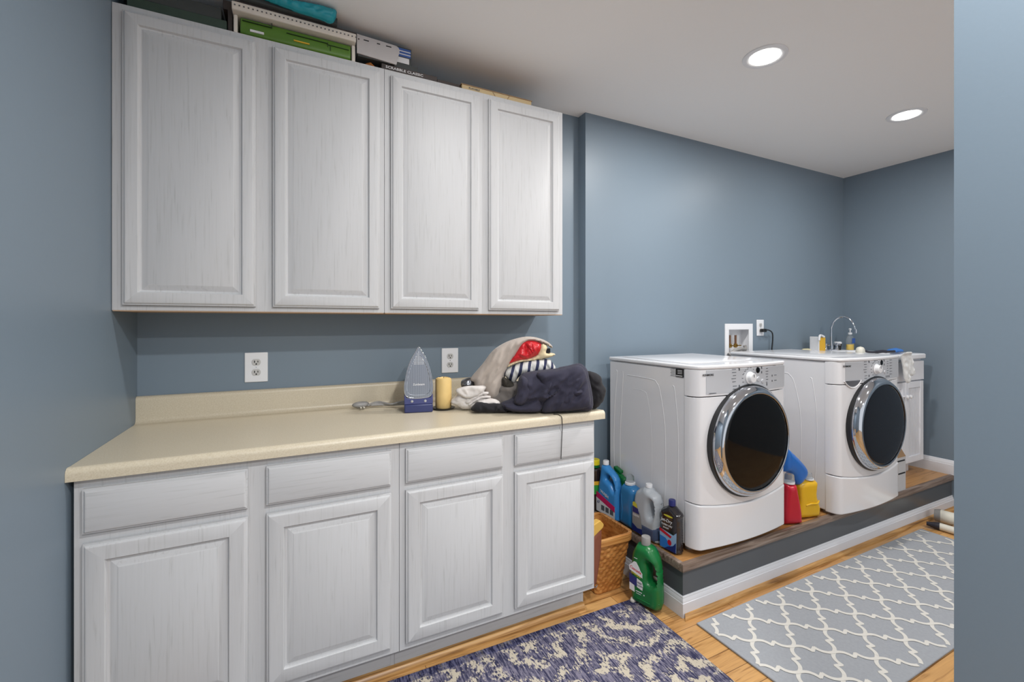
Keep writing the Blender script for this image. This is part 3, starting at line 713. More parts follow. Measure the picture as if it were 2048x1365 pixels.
V, F = inflate([(-0.030, 0.002), (0.025, 0.002), (0.028, 0.030), (0.010, 0.052), (-0.020, 0.050), (-0.032, 0.030)], 0.022, 0.018, 0.008, smooth_n=3)
MB().add([(x + 3.505, y + 1.72, z + TZ) for x, y, z in V], F).build('brush_head', M['ivory_plastic'], b, smooth=60)
MB().tube(catmull([(3.520, 1.715, TZ + 0.034), (3.56, 1.705, TZ + 0.016), (3.64, 1.69, TZ + 0.012), (3.70, 1.68, TZ + 0.016), (3.75, 1.672, TZ + 0.013), (3.82, 1.66, TZ + 0.014)], 5, False), [0.008] * 10 + [0.011] * 10 + [0.009] * 6, 10).build('handle', M['dark_handle'], b, smooth=60)
M['sponge_blue'] = M['blue_cloth']
V, F = inflate([(-0.06, 0.002), (0.06, 0.002), (0.055, 0.022), (0.02, 0.034), (-0.045, 0.028)], 0.045, 0.03, 0.010, smooth_n=3)
o = MB().add([(x + 3.92, y + 1.70, z + TZ) for x, y, z in V], F).build('folded_cloth', M['blue_cloth'], smooth=60); tag(o, 'bright blue cloth bunched on the right end of the sink', 'cloth')

# white glove / rag hanging over the sink front
def drape(name, pts_l, th, m, wfun):
    V, F = inflate(pts_l, th, th * 1.3, 0.007, disp=wfun, smooth_n=3); return V, F
wr = lambda s, a, sx, sz: (lambda x, z: s * (noise.noise(Vector((x * sx + a, z * sz, a)))))
V, F = inflate([(3.600, 1.106), (3.64, 1.112), (3.70, 1.104), (3.745, 1.06), (3.760, 1.00), (3.775, 0.962), (3.755, 0.945), (3.715, 0.948), (3.705, 0.955), (3.722, 0.915), (3.700, 0.900), (3.668, 0.905), (3.645, 0.940), (3.632, 1.00), (3.610, 1.06)], 0.011, 0.02, 0.007, disp=wr(0.010, 3, 60, 40), smooth_n=3)
o = MB().add([(x - 0.01, y + 1.523 - 0.02 * max(0, (z - 1.085)) / 0.02, z) for x, y, z in V], F).build('hanging_towel', M['white_cloth'], smooth=60); tag(o, 'white terry rag hanging over the sink front edge by the washer', 'towel')

# open carton on the platform
M['carton_grey'] = mat('grey_white_carton', (190, 190, 192), 0.6, ns=40, na=0.05)
M['cardboard'] = mat('brown_cardboard', (150, 122, 92), 0.8)
b = thing('detergent_box', 'grey and white torn-open box standing between washer and sink cabinet', 'box', (3.43, 1.50, PZ))
MB().box(3.372, 3.492, 1.457, 1.545, PZ + 0.004, 0.452).build('box_body', M['carton_grey'], b)
MB().add([(3.372, 1.456, 0.452), (3.492, 1.456, 0.452), (3.460, 1.470, 0.505), (3.415, 1.475, 0.560), (3.390, 1.472, 0.535), (3.372, 1.545, 0.4525), (3.492, 1.545, 0.4525), (3.460, 1.478, 0.505), (3.415, 1.481, 0.560), (3.390, 1.480, 0.535)],
         [(0, 1, 2, 3, 4), (5, 9, 8, 7, 6), (1, 6, 7, 2), (2, 7, 8, 3), (3, 8, 9, 4), (4, 9, 5, 0), (0, 5, 6, 1)]).build('torn_flap', M['cardboard'], b)
for z_, w in ((0.425, 0.095), (0.345, 0.1), (0.300, 0.012)): MB().box(3.385, 3.385 + w, 1.4562, 1.4568, z_, z_ + 0.009).build('printed_mark', M['black_print'], b)

# ================================================================== BOTTLES
def bottle(name, label, loc, rz, outline, T, body, holes=(), R=None, res=0.009, cap=None, cap_m=None, lab=None, cat='bottle', sm=2):
    t = thing(name, label, cat, loc, rz, world=0)
    V, F = inflate(outline, T, R or T * 0.9, res, holes=holes, smooth_n=sm)
    o = MB().add(V, F).build('bottle_body', body, t, smooth=70)
    if cap:
        r, z0, z1, cx_ = cap; MB().lathe([(r, z0), (r, z1 - 0.003), (r * 0.9, z1), (0, z1)], (cx_, 0, 0), 'z', 24, cap=False).build('cap', cap_m, t, smooth=40)
    return t
def flat(name, pts, y, m, t, th=0.0008): 
    return MB().prism(pts, y - th, y, 'xz').build(name, m, t)
M['jug_blue'] = mat('blue_bottle_plastic', (58, 138, 206), 0.28, ns=12, na=0.05)
M['jug_blue2'] = mat('translucent_blue_bottle', (48, 122, 178), 0.22, ns=12, na=0.08)
M['jug_green'] = mat('green_bottle_plastic', (16, 108, 52), 0.28, ns=12, na=0.05)
M['jug_clear'] = mat('milky_bottle_plastic', (206, 212, 218), 0.3, trans=0.25)
M['jug_liquid'] = mat('slate_blue_liquid', (74, 88, 118), 0.25)
M['dark_liquid'] = mat('dark_rinse_liquid', (34, 30, 34), 0.14, coat=0.5)
M['navy_cap'] = mat('navy_cap', (38, 44, 112), 0.35)
M['yellow_cap'] = mat('yellow_cap', (224, 208, 34), 0.35)
M['red'] = mat('label_red', (196, 24, 48), 0.4)
M['magenta'] = mat('label_magenta', (196, 20, 92), 0.4)
M['navy'] = mat('label_navy', (30, 44, 112), 0.4)
M['label_yellow'] = mat('label_yellow', (206, 196, 62), 0.45)
M['label_grey'] = mat('label_grey', (150, 148, 146), 0.45)
M['label_cyan'] = mat('label_sky_blue', (44, 122, 204), 0.4)
M['label_pale'] = mat('label_pale_blue', (150, 180, 214), 0.4)
M['label_green'] = mat('label_green', (46, 150, 60), 0.4)
M['jug_red'] = mat('red_bottle_plastic', (190, 16, 46), 0.3)
M['jug_yellow'] = mat('yellow_bottle_plastic', (226, 178, 28), 0.3)
M['jug_tiltblue'] = mat('deep_blue_bottle_plastic', (20, 104, 190), 0.3)
M['black_glass'] = mat('dark_brown_bottle', (40, 30, 28), 0.15, coat=0.4)
H = math.radians

# dish rinse bottle
t = bottle('rinse_aid_bottle', 'dark rinse bottle with navy cap at the platform corner', (1.590, 1.567, PZ + 0.0005), H(-84),
           [(-0.046, 0.0), (0.046, 0.0), (0.051, 0.02), (0.050, 0.10), (0.049, 0.158), (0.056, 0.172), (0.050, 0.186), (0.020, 0.205), (0.012, 0.212), (-0.012, 0.212), (-0.020, 0.205), (-0.050, 0.186), (-0.056, 0.172), (-0.049, 0.158), (-0.050, 0.10), (-0.051, 0.02)],
           0.029, M['dark_liquid'], R=0.02, cap=(0.016, 0.211, 0.238, 0), cap_m=M['navy_cap'], res=0.007)
yy = -0.0302
flat('label_base', [(-0.046, 0.012), (0.046, 0.012), (0.048, 0.105), (0.030, 0.088), (-0.047, 0.098)], yy, M['label_pale'], t)
flat('label_wave', [(-0.045, 0.014), (0.020, 0.014), (0.012, 0.040), (-0.012, 0.062), (-0.045, 0.066)], yy - 0.001, M['label_cyan'], t)
flat('label_navy_area', [(-0.020, 0.012), (0.045, 0.012), (0.046, 0.060), (0.030, 0.040), (0.000, 0.026)], yy - 0.0011, M['navy'], t)  # navy area printed on the label
flat('label_band', [(-0.047, 0.086), (0.016, 0.070), (0.022, 0.080), (-0.046, 0.100)], yy - 0.0012, M['red'], t)
flat('drop_mark', [(0.010 + 0.011 * math.cos(a), 0.048 + 0.013 * math.sin(a)) for a in [2 * PI * k / 18 for k in range(18)]], yy - 0.0013, M['red'], t)
flat('oval_mark', [(0.002 + 0.026 * math.cos(a), 0.168 + 0.0045 * math.sin(a)) for a in [2 * PI * k / 18 for k in range(18)]], yy - 0.0005, M['label_yellow'], t)
text('Jet-Dry', 0.021, (-0.008, yy - 0.0012, 0.144), t, M['paper_white'], bold=True, shear=0.2)
text('TURBO DRY', 0.0115, (-0.006, yy - 0.0012, 0.123), t, M['paper_white'], bold=True)
text('BOOST', 0.010, (-0.010, yy - 0.0012, 0.109), t, M['paper_white'], bold=True)

# clear jug half full
out = [(-0.074, 0.0), (0.074, 0.0), (0.082, 0.02), (0.082, 0.12), (0.076, 0.20), (0.055, 0.232), (0.022, 0.244), (0.018, 0.252), (-0.018, 0.252), (-0.026, 0.243), (-0.062, 0.225), (-0.080, 0.18), (-0.082, 0.10), (-0.082, 0.02)]
t = bottle('cleaner_jug', 'milky clear jug half full of slate blue liquid beside the dryer', (1.582, 1.712, PZ + 0.0005), H(-88), out, 0.037, M['jug_clear'],
           holes=[[(0.030, 0.115), (0.048, 0.120), (0.055, 0.150), (0.052, 0.188), (0.040, 0.198), (0.027, 0.180), (0.024, 0.14)]], R=0.026, cap=(0.017, 0.251, 0.268, 0), cap_m=M['white_plastic'])
lq = [(-0.0745, 0.001), (0.0745, 0.001), (0.0835, 0.02), (0.0838, 0.086), (-0.0838, 0.086), (-0.0835, 0.02)]
V, F = inflate(lq, 0.0385, 0.024, 0.009, smooth_n=1); MB().add(V, F).build('liquid', M['jug_liquid'], t, smooth=70)
flat('label_base', [(-0.076, 0.022), (-0.012, 0.022), (-0.010, 0.06), (-0.022, 0.115), (-0.045, 0.150), (-0.074, 0.150)], -0.0393, M['label_grey'], t)
flat('label_foot', [(-0.077, 0.018), (-0.006, 0.018), (-0.009, 0.045), (-0.040, 0.040), (-0.076, 0.055)], -0.0400, M['navy'], t)
flat('label_head', [(-0.073, 0.112), (-0.026, 0.112), (-0.036, 0.138), (-0.073, 0.142)], -0.0400, M['navy'], t)
flat('label_tip', [(-0.072, 0.143), (-0.040, 0.139), (-0.045, 0.158), (-0.062, 0.166), (-0.073, 0.160)], -0.0400, M['label_yellow'], t)
text('SPOT', 0.019, (-0.052, -0.0403, 0.122), t, M['paper_white'], bold=True)
text('CLEAN', 0.014, (-0.050, -0.0403, 0.100), t, M['paper_white'], bold=True)

# blue bottle with frosted cap
out = [(-0.050, 0.0), (0.050, 0.0), (0.060, 0.02), (0.058, 0.12), (0.064, 0.19), (0.050, 0.214), (0.026, 0.222), (-0.026, 0.222), (-0.044, 0.205), (-0.054, 0.16), (-0.058, 0.02)]
t = bottle('softener_bottle', 'plain blue bottle with a frosted white cap behind the clear jug', (1.585, 1.856, PZ + 0.0005), H(-90), out, 0.037, M['jug_blue2'], R=0.03)
MB().lathe([(0.027, 0.220), (0.027, 0.230), (0.020, 0.234)], (0, 0, 0), 'z', 24).build('collar', M['white_plastic'], t, smooth=40)
MB().lathe([(0.022, 0.2345), (0.020, 0.262), (0.010, 0.270), (0, 0.272)], (0, 0, 0), 'z', 24, cap=False).build('cap', M['clear_plastic'], t, smooth=40)
MB().tube([(-0.03, -0.034, 0.17), (-0.02, -0.0365, 0.09), (-0.03, -0.035, 0.03)], 0.004, 8).build('grip_ridge', M['jug_blue2'], t, smooth=60)

# blue jug with handle and pink label
out = [(-0.078, 0.0), (0.070, 0.0), (0.080, 0.02), (0.080, 0.10), (0.078, 0.165), (0.066, 0.215), (0.040, 0.248), (-0.010, 0.272), (-0.022, 0.280), (-0.054, 0.280), (-0.062, 0.262), (-0.075, 0.19), (-0.088, 0.12), (-0.090, 0.02)]
t = bottle('detergent_jug', 'bright blue handled jug with pink and white label behind the basket', (1.562, 1.990, PZ + 0.0005), H(-87), out, 0.027, M['jug_blue'],
           holes=[[(-0.020, 0.205), (-0.005, 0.228), (0.022, 0.224), (0.045, 0.195), (0.052, 0.165), (0.044, 0.158), (0.022, 0.188)]], R=0.022, cap=(0.017, 0.279, 0.301, -0.038), cap_m=M['white_plastic'])
flat('label_base', [(-0.086, 0.014), (0.066, 0.014), (0.066, 0.078), (-0.080, 0.120), (-0.088, 0.09)], -0.0282, M['paper_white'], t)
flat('label_band', [(-0.086, 0.090), (0.066, 0.052), (0.066, 0.082), (-0.084, 0.122)], -0.0290, M['magenta'], t)
text('WASH', 0.024, (-0.018, -0.0295, 0.124), t, M['paper_white'], bold=True, right=(1, 0, -0.28))
text('67', 0.022, (-0.068, -0.0295, 0.066), t, M['navy'], bold=True)
mb = MB()
for k in range(3): mb.box(-0.045 + 0.036 * k, -0.018 + 0.036 * k, -0.0294, -0.0288, 0.030, 0.058)
mb.build('label_print', M['grey_print'], t)

t = bottle('green_bottle', 'narrow dark green bottle wedged between the blue jug and dryer side', (1.610, 1.965, PZ + 0.0005), H(-90),
           [(-0.045, 0.0), (0.045, 0.0), (0.050, 0.02), (0.050, 0.20), (0.040, 0.228), (-0.030, 0.250), (-0.048, 0.245), (-0.050, 0.02)], 0.0155, M['jug_green'], R=0.014, res=0.008)
MB().prism([(-0.046, 0.251), (0.010, 0.241), (0.012, 0.256), (-0.040, 0.270), (-0.046, 0.267)], -0.012, 0.012, 'xz').build('cap', M['jug_green'], t, bevel=0.003)
# green and yellow capped dark bottle
t = bottle('cleaner_bottle', 'dark bottle with yellow cap and green label peeking past the base cabinet', (1.540, 2.105, PZ + 0.0005), H(-20),
           [(-0.030, 0.0), (0.030, 0.0), (0.036, 0.02), (0.036, 0.19), (0.034, 0.23), (0.026, 0.248), (-0.026, 0.248), (-0.034, 0.23), (-0.036, 0.19), (-0.036, 0.02)], 0.026, M['black_glass'], R=0.018, cap=(0.028, 0.262, 0.290, 0), cap_m=M['yellow_cap'], res=0.008)
MB().lathe([(0.027, 0.247), (0.029, 0.2615)], (0, 0, 0), 'z', 20).build('collar', M['jug_green'], t, smooth=40)
flat('label_base', [(-0.033, 0.10), (0.033, 0.10), (0.033, 0.150), (-0.033, 0.150)], -0.0272, M['label_green'], t)
flat('label_band', [(-0.033, 0.151), (0.033, 0.151), (0.033, 0.172), (-0.033, 0.172)], -0.0272, M['carton_yellow'], t)

# green dish jug on the floor
out = [(-0.062, 0.0), (0.052, 0.0), (0.068, 0.018), (0.072, 0.040), (0.071, 0.10), (0.067, 0.165), (0.058, 0.222), (0.034, 0.262), (0.010, 0.276), (-0.036, 0.276), (-0.058, 0.258), (-0.072, 0.218), (-0.076, 0.15), (-0.077, 0.040), (-0.074, 0.018)]
t = bottle('dish_soap_jug', 'green handled jug with grey cap standing on the floor by the platform', (1.455, 1.580, 0.0105), H(-74), out, 0.042, M['jug_green'],
           holes=[[(0.018, 0.120), (0.040, 0.116), (0.052, 0.128), (0.050, 0.165), (0.042, 0.198), (0.020, 0.206), (0.010, 0.198), (0.018, 0.16)]], R=0.030, cap=None)
MB().lathe([(0.021, 0.274), (0.021, 0.305), (0.019, 0.309), (0, 0.309)], (-0.012, 0, 0), 'z', 28, cap=False).build('cap', M['grey_plastic'], t, smooth=40)
MB().tube([(-0.071, -0.018, 0.036), (-0.03, -0.042, 0.034), (0.03, -0.042, 0.034), (0.068, -0.018, 0.036)], 0.003, 8).build('moulded_ridge', M['jug_green'], t, smooth=60)
yy = -0.0424
flat('brand_patch', [(-0.074, 0.170), (-0.060, 0.182), (-0.048, 0.196), (-0.036, 0.196), (-0.022, 0.178), (-0.012, 0.160), (-0.004, 0.154), (-0.004, 0.134), (-0.072, 0.150)], yy, M['paper_white'], t)
flat('claim_patch', [(-0.032, 0.084), (-0.004, 0.078), (-0.001, 0.100), (-0.006, 0.116), (-0.032, 0.124)], yy, M['paper_white'], t)
flat('claim_block', [(-0.072, 0.094), (-0.033, 0.084), (-0.033, 0.124), (-0.072, 0.134)], yy - 0.0002, M['navy'], t)
flat('claim_base', [(-0.072, 0.060), (-0.044, 0.056), (-0.046, 0.086), (-0.072, 0.092)], yy, M['paper_white'], t)
text('Cascade', 0.018, (-0.040, yy - 0.0010, 0.160), t, M['red'], bold=True, shear=0.2, right=(1, 0, -0.22))
text('COMPLETE', 0.010, (-0.038, yy - 0.0010, 0.138), t, M['label_yellow'], bold=True, right=(1, 0, -0.22))
text('FREE', 0.011, (-0.018, yy - 0.0011, 0.106), t, M['grey_print'], bold=True)
text('CLEAN', 0.010, (-0.018, yy - 0.0011, 0.094), t, M['grey_print'], bold=True)
mb = MB(); mb.box(-0.038, -0.006, yy - 0.0008, yy, 0.064, 0.067); mb.box(-0.036, -0.012, yy - 0.0008, yy, 0.055, 0.057); mb.box(0.002, 0.007, yy - 0.0008, yy, 0.058, 0.063); mb.box(-0.048, -0.030, yy - 0.0008, yy, 0.212, 0.214)
mb.build('fine_print', M['paper_white'], t)

# bottles between the machines
t = bottle('red_bottle', 'red bottle with a clear cap between the dryer and washer', (2.368, 1.500, PZ + 0.0005), H(-20),
           [(-0.048, 0.0), (0.052, 0.0), (0.060, 0.02), (0.056, 0.08), (0.040, 0.16), (0.030, 0.205), (0.026, 0.212), (-0.026, 0.212), (-0.034, 0.20), (-0.046, 0.12), (-0.054, 0.02)], 0.036, M['jug_red'], R=0.03)
MB().lathe([(0.026, 0.2115), (0.026, 0.222)], (0, 0, 0), 'z', 22).build('collar', M['white_plastic'], t, smooth=40)
MB().lathe([(0.025, 0.2225), (0.023, 0.256), (0.018, 0.262), (0, 0.262)], (0, 0, 0), 'z', 22, cap=False).build('cap', M['clear_plastic'], t, smooth=40)
t = bottle('yellow_bottle', 'yellow bottle with a clear cap beside the washer front corner', (2.525, 1.508, PZ + 0.0005), H(-14),
           [(-0.070, 0.0), (0.064, 0.0), (0.074, 0.016), (0.078, 0.055), (0.064, 0.090), (0.056, 0.13), (0.062, 0.180), (0.058, 0.196), (0.03, 0.204), (-0.03, 0.204), (-0.072, 0.192), (-0.078, 0.170), (-0.070, 0.10), (-0.076, 0.04), (-0.076, 0.014)], 0.034, M['jug_yellow'], R=0.028)
MB().tube(catmull([(-0.030, -0.033, 0.075), (0.0, -0.036, 0.083), (0.040, -0.034, 0.080), (0.066, -0.020, 0.088)], 4, False), 0.005, 8).build('grip_ridge', M['jug_yellow'], t, smooth=60)
MB().lathe([(0.026, 0.2035), (0.026, 0.210)], (0.018, 0, 0), 'z', 22).build('collar', M['white_plastic'], t, smooth=40)
MB().lathe([(0.022, 0.2105), (0.017, 0.240), (0.0, 0.246)], (0.018, 0, 0), 'z', 22, cap=False).build('cap', M['clear_plastic'], t, smooth=40)
# tipped deep blue bottle lying on the two
t = thing('tipped_blue_bottle', 'deep blue bottle tipped upside down between the dryer and washer', 'bottle', (2.44, 1.520, 0.55), 0, world=0)
out = [(-0.105, 0.080), (-0.084, 0.088), (-0.040, 0.058), (0.020, 0.014), (0.070, -0.028), (0.092, -0.058), (0.086, -0.092), (0.050, -0.122), (0.018, -0.133), (-0.012, -0.120), (-0.035, -0.075), (-0.070, -0.050), (-0.110, -0.03)]
V, F = inflate(out, 0.036, 0.04, 0.009, smooth_n=3); MB().add(V, F).build('bottle_body', M['jug_tiltblue'], t, smooth=70)
MB().tube([(-0.092, -0.01, 0.072), (-0.100, -0.01, 0.092)], 0.014, 12).build('neck', M['jug_tiltblue'], t, smooth=60)

# ================================================================== BASKET
def wicker():
    t = NT('woven_splint'); b = t.b; b.inputs['Roughness'].default_value = 0.42
    v = t.coords((14, 14, 60)); nz = t.n('ShaderNodeTexNoise'); nz.inputs['Scale'].default_value = 1.3; nz.inputs['Detail'].default_value = 5; t.l(v, nz.inputs['Vector'])
    t.l(t.ramp(nz.outputs[0], [(0.25, lin((128, 74, 30))), (0.5, lin((178, 116, 56))), (0.75, lin((204, 148, 84)))]), b.inputs['Base Color']); t.bump(nz.outputs[0], 0.2, 0.001)
    return t.m
M['wicker'] = wicker()
M['splint'] = wood('smooth_splint', (140, 86, 40), (184, 126, 66), (208, 156, 94), axis=0)
bk = thing('wicker_basket', 'tall honey-brown woven basket between the base cabinet and platform', 'basket', (1.372, 1.845, 0), world=0)
def rrp(a, hx, hy, r):
    # rounded rectangle radius direction param a in 0..1
    P = []
    per = 4
    s = a * 4; k = int(s) % 4; f = s - int(s)
    cs = [(hx - r, hy - r, 0), (-hx + r, hy - r, PI / 2), (-hx + r, -hy + r, PI), (hx - r, -hy + r, 3 * PI / 2)]
    Lx, Ly = 2 * (hx - r), 2 * (hy - r); arc = PI / 2 * r
    Ls = [arc, Lx, arc, Ly, arc, Lx, arc, Ly]; tot = sum(Ls); d = a * tot; i = 0
    while d > Ls[i] and i < 7: d -= Ls[i]; i += 1
    c = cs[(i // 2) % 4]
    if i % 2 == 0: an = c[2] + d / r; return (c[0] + r * math.cos(an), c[1] + r * math.sin(an), math.cos(an), math.sin(an))
    an = c[2] + PI / 2; x, y = c[0] + r * math.cos(an), c[1] + r * math.sin(an); tx, ty = -math.sin(an), math.cos(an)
    return (x + tx * d, y + ty * d, math.cos(an), math.sin(an))
NA, NZ, HB = 176, 92, 0.262
def wall_grid(inner):
    vs = []
    for k in range(NZ + 1):
        f = k / NZ; z = 0.002 + HB * f; hx = 0.077 + 0.030 * f; hy = 0.090 + 0.040 * f; r = 0.022 + 0.012 * f
        for i in range(NA):
            a = i / NA; x, y, nx, ny = rrp(a, hx, hy, r)
            row = int(f * 15); ph = f * 15 - row; band = math.sin(PI * ph) ** 0.5
            w = 0.0026 * math.sin(a * 2 * PI * 22 + PI * (row % 2)) * band + 0.0016 * band
            if inner: w = -0.006
            vs.append((x + nx * w, y + ny * w, z))
    return vs
mb = MB(); vo = wall_grid(False); vi = wall_grid(True); n = NA
def gridf(off, rows, flip):
    fs = []
    for k in range(rows):
        for i in range(n):
            j = (i + 1) % n; q = (off + k * n + i, off + k * n + j, off + (k + 1) * n + j, off + (k + 1) * n + i); fs.append(q[::-1] if flip else q)
    return fs
L = len(vo); fs = gridf(0, NZ, False) + gridf(L, NZ, True)
for i in range(n): j = (i + 1) % n; fs.append((NZ * n + i, NZ * n + j, L + NZ * n + j, L + NZ * n + i)); fs.append((i, L + i, L + j, j))
fs.append(tuple(L + i for i in range(n)))
mb.add(vo + vi, fs); mb.build('woven_body', M['wicker'], bk, smooth=60)
mb = MB(); vs = []
for (dz, off) in ((-0.012, 0.002), (-0.012, 0.009), (0.020, 0.010), (0.024, 0.002), (0.020, -0.008), (-0.012, -0.008)):
    for i in range(64):
        x, y, nx, ny = rrp(i / 64, 0.108, 0.131, 0.035); vs.append((x + nx * off, y + ny * off, HB + dz))
fs = []
for k in range(6):
    for i in range(64): j = (i + 1) % 64; k2 = (k + 1) % 6; fs.append((k * 64 + i, k * 64 + j, k2 * 64 + j, k2 * 64 + i))
mb.add(vs, fs); mb.build('rim', M['splint'], bk, smooth=50)
# brown sheath leaning over the basket's front corner
M['brown_leather'] = mat('brown_leather', (126, 74, 56), 0.42, ns=60, na=0.12, bump=0.2)
M['yellow_lining'] = mat('mustard_lining', (206, 164, 76), 0.7)
t = thing('umbrella_sheath', 'brown tapered sheath with mustard lining leaning between basket and cabinet', 'sheath', (1.232, 1.683, 0.10), 0.25, world=0)
V, F = inflate([(-0.030, 0.235), (0.036, 0.262), (0.040, 0.20), (0.030, 0.12), (0.008, 0.035), (-0.002, 0.012), (-0.016, 0.012), (-0.022, 0.05), (-0.034, 0.14)], 0.014, 0.02, 0.008, smooth_n=2); MB().add(V, F).build('sheath_body', M['brown_leather'], t, smooth=60)
mb = MB(); mb.prism([(-0.036, 0.235), (0.036, 0.259), (0.044, 0.268), (0.044, 0.276), (0.020, 0.300), (-0.036, 0.292)], -0.017, 0.014, 'xz'); mb.build('lining', M['yellow_lining'], t, bevel=0.004)
MB().tube([(-0.008 + 0.008 * math.cos(a), -0.012, 0.012 + 0.010 * math.sin(a)) for a in [PI + PI * k / 10 for k in range(11)]], 0.0022, 8).build('metal_ring', M['chrome'], t, smooth=60)

# ================================================================== RUGS
t_ = NT('distressed_navy_rug'); b = t_.b; b.inputs['Roughness'].default_value = 0.95; b.inputs['Specular IOR Level'].default_value = 0.1
v = t_.coords((1, 1, 1)); sep = t_.n('ShaderNodeSeparateXYZ'); t_.l(v, sep.inputs[0]); X_, Y_ = sep.outputs[0], sep.outputs[1]
def nz_(scale, st=(1, 1, 1), det=6, dist=0.0, w=0.0):
    q = t_.coords(st); n_ = t_.n('ShaderNodeTexNoise'); n_.inputs['Scale'].default_value = scale; n_.inputs['Detail'].default_value = det; n_.inputs['Distortion'].default_value = dist; t_.l(q, n_.inputs['Vector']); return n_.outputs[0]
# medallions: rings around a lattice of centres
def ring(cx_, cy_, period_x, period_y):
    fx = t_.math('SUBTRACT', t_.math('FLOORED_MODULO', t_.math('ADD', X_, cx_), period_x), period_x / 2)
    fy = t_.math('SUBTRACT', t_.math('FLOORED_MODULO', t_.math('ADD', Y_, cy_), period_y), period_y / 2)
    r = t_.math('SQRT', t_.math('ADD', t_.math('MULTIPLY', fx, fx), t_.math('MULTIPLY', fy, fy)))
    an = t_.math('ARCTAN2', fy, fx); pet = t_.math('MULTIPLY', t_.math('SINE', t_.math('MULTIPLY', an, 8.0)), 0.012)
    return t_.math('SINE', t_.math('MULTIPLY', t_.math('ADD', r, pet), 70.0)), r
r1, rad1 = ring(0.43, 0.30, 0.46, 0.46)
n1 = nz_(17, dist=1.2); n2 = nz_(6, (1, 1, 1), 3, 1.0); st_ = nz_(5.0, (30, 3.0, 1), 4); fine = nz_(170, (1, 0.45, 1), 3)
pat = t_.math('ADD', t_.math('MULTIPLY', r1, 0.17), t_.math('ADD', t_.math('MULTIPLY', n1, 0.9), t_.math('MULTIPLY', t_.math('SUBTRACT', fine, 0.5), 1.3)))
pat = t_.math('ADD', pat, t_.math('MULTIPLY', t_.math('SUBTRACT', n2, 0.5), 0.6))
cream = t_.ramp(pat, [(0.50, (0, 0, 0, 1)), (0.64, (1, 1, 1, 1))])
strk = t_.ramp(t_.math('ADD', t_.math('MULTIPLY', st_, 0.8), t_.math('MULTIPLY', fine, 0.35)), [(0.50, (0, 0, 0, 1)), (0.66, (1, 1, 1, 1))])
navy = t_.mix(n1, lin((44, 45, 68)), lin((66, 67, 94)))
c1 = t_.mix(t_.math('MULTIPLY', strk, 0.75), navy, lin((138, 133, 150)))
c2 = t_.mix(t_.math('MULTIPLY', cream, 0.86), c1, lin((202, 192, 172)))
# darker, plainer border along the rug's long back edge
bord = t_.ramp(Y_, [(0.0, (0, 0, 0, 1)), (1.0, (1, 1, 1, 1))]); br_ = t_.math('GREATER_THAN', Y_, 0.405)
c3 = t_.mix(t_.math('MULTIPLY', br_, 0.75), c2, t_.mix(strk, lin((40, 42, 72)), lin((96, 98, 134))))
t_.l(c3, b.inputs['Base Color']); t_.bump(fine, 0.6, 0.003); M['rug_navy'] = t_.m
M['fringe'] = mat('cream_fringe', (206, 200, 190), 0.9)
rg = thing('area_rug', 'distressed navy and cream patterned rug in front of the base cabinets', 'rug', (0.60, 1.22, 0), H(-0.9), world=0)
mb = MB(); mb.box(-0.95, 0.825, -0.70, 0.444, 0.0006, 0.009); mb.build('pile', M['rug_navy'], rg, bevel=0.003)
mb = MB(); V, F = inflate([(0.800, 0.0), (0.835, 0.006), (0.850, 0.022), (0.838, 0.034), (0.815, 0.030), (0.795, 0.018)], 0.012, 0.01, 0.006)
mb.add([(x - 0.005, y + 0.425, z + 0.004) for x, y, z in V], F); mb.build('frayed_corner', M['fringe'], rg, smooth=60)

M['rug_grey'] = mat('heather_grey_pile', (158, 161, 166), 0.95, ns=90, na=0.10, bump=0.5, spec=0.1)
M['rug_white'] = mat('ivory_pile', (214, 211, 204), 0.95, ns=90, na=0.05, bump=0.5, spec=0.1)
RX0, RX1, RY0, RY1 = 1.553, 3.525, 0.822, 1.392
gr = thing('runner_rug', 'grey runner rug with ivory trellis pattern beside the platform', 'rug', (2.54, 1.107, 0))
MB().box(RX0, RX1, RY0, RY1, 0.0006, 0.009).build('pile', M['rug_grey'], gr, bevel=0.003)
DX, DY, X0, Y0 = 0.111, 0.093, 1.783, 1.301
half = [(0, 0), (0.15, -0.07), (0.28, -0.19), (0.355, -0.35), (0.385, -0.545)]
half = catmull(half, 4, False)
path = half + [(1 - x, -1 - y) for x, y in half[::-1]]
mb = MB(); wd_ = 0.0070
def clip(p): return RX0 + 0.014 < p[0] < RX1 - 0.012 and RY0 + 0.010 < p[1] < RY1 - 0.006
zc = 0.0095
for i in range(-3, 18):
    for j in range(-6, 3):
        if (i + j) % 2: continue
        nx_, ny_ = X0 + i * DX, Y0 + j * DY
        for sx_ in (1, -1):
            P = [(nx_ + sx_ * x * DX, ny_ + y * DY) for x, y in path]
            for k in range(len(P) - 1):
                a, c = Vector(P[k]), Vector(P[k + 1]); d = (c - a).normalized(); nrm = Vector((-d.y, d.x)) * wd_; e_ = d * wd_ * 0.45
                quad = [a - e_ + nrm, a - e_ - nrm, c + e_ - nrm, c + e_ + nrm]
                if all(clip(p) for p in quad):
                    zz = zc + 0.0003 + 0.00005 * (k % 9) + 0.0006 * (sx_ > 0); mb.add([(p.x, p.y, zz) for p in quad], [(0, 1, 2, 3)])
mb.build('trellis_pattern', M['rug_white'], gr)

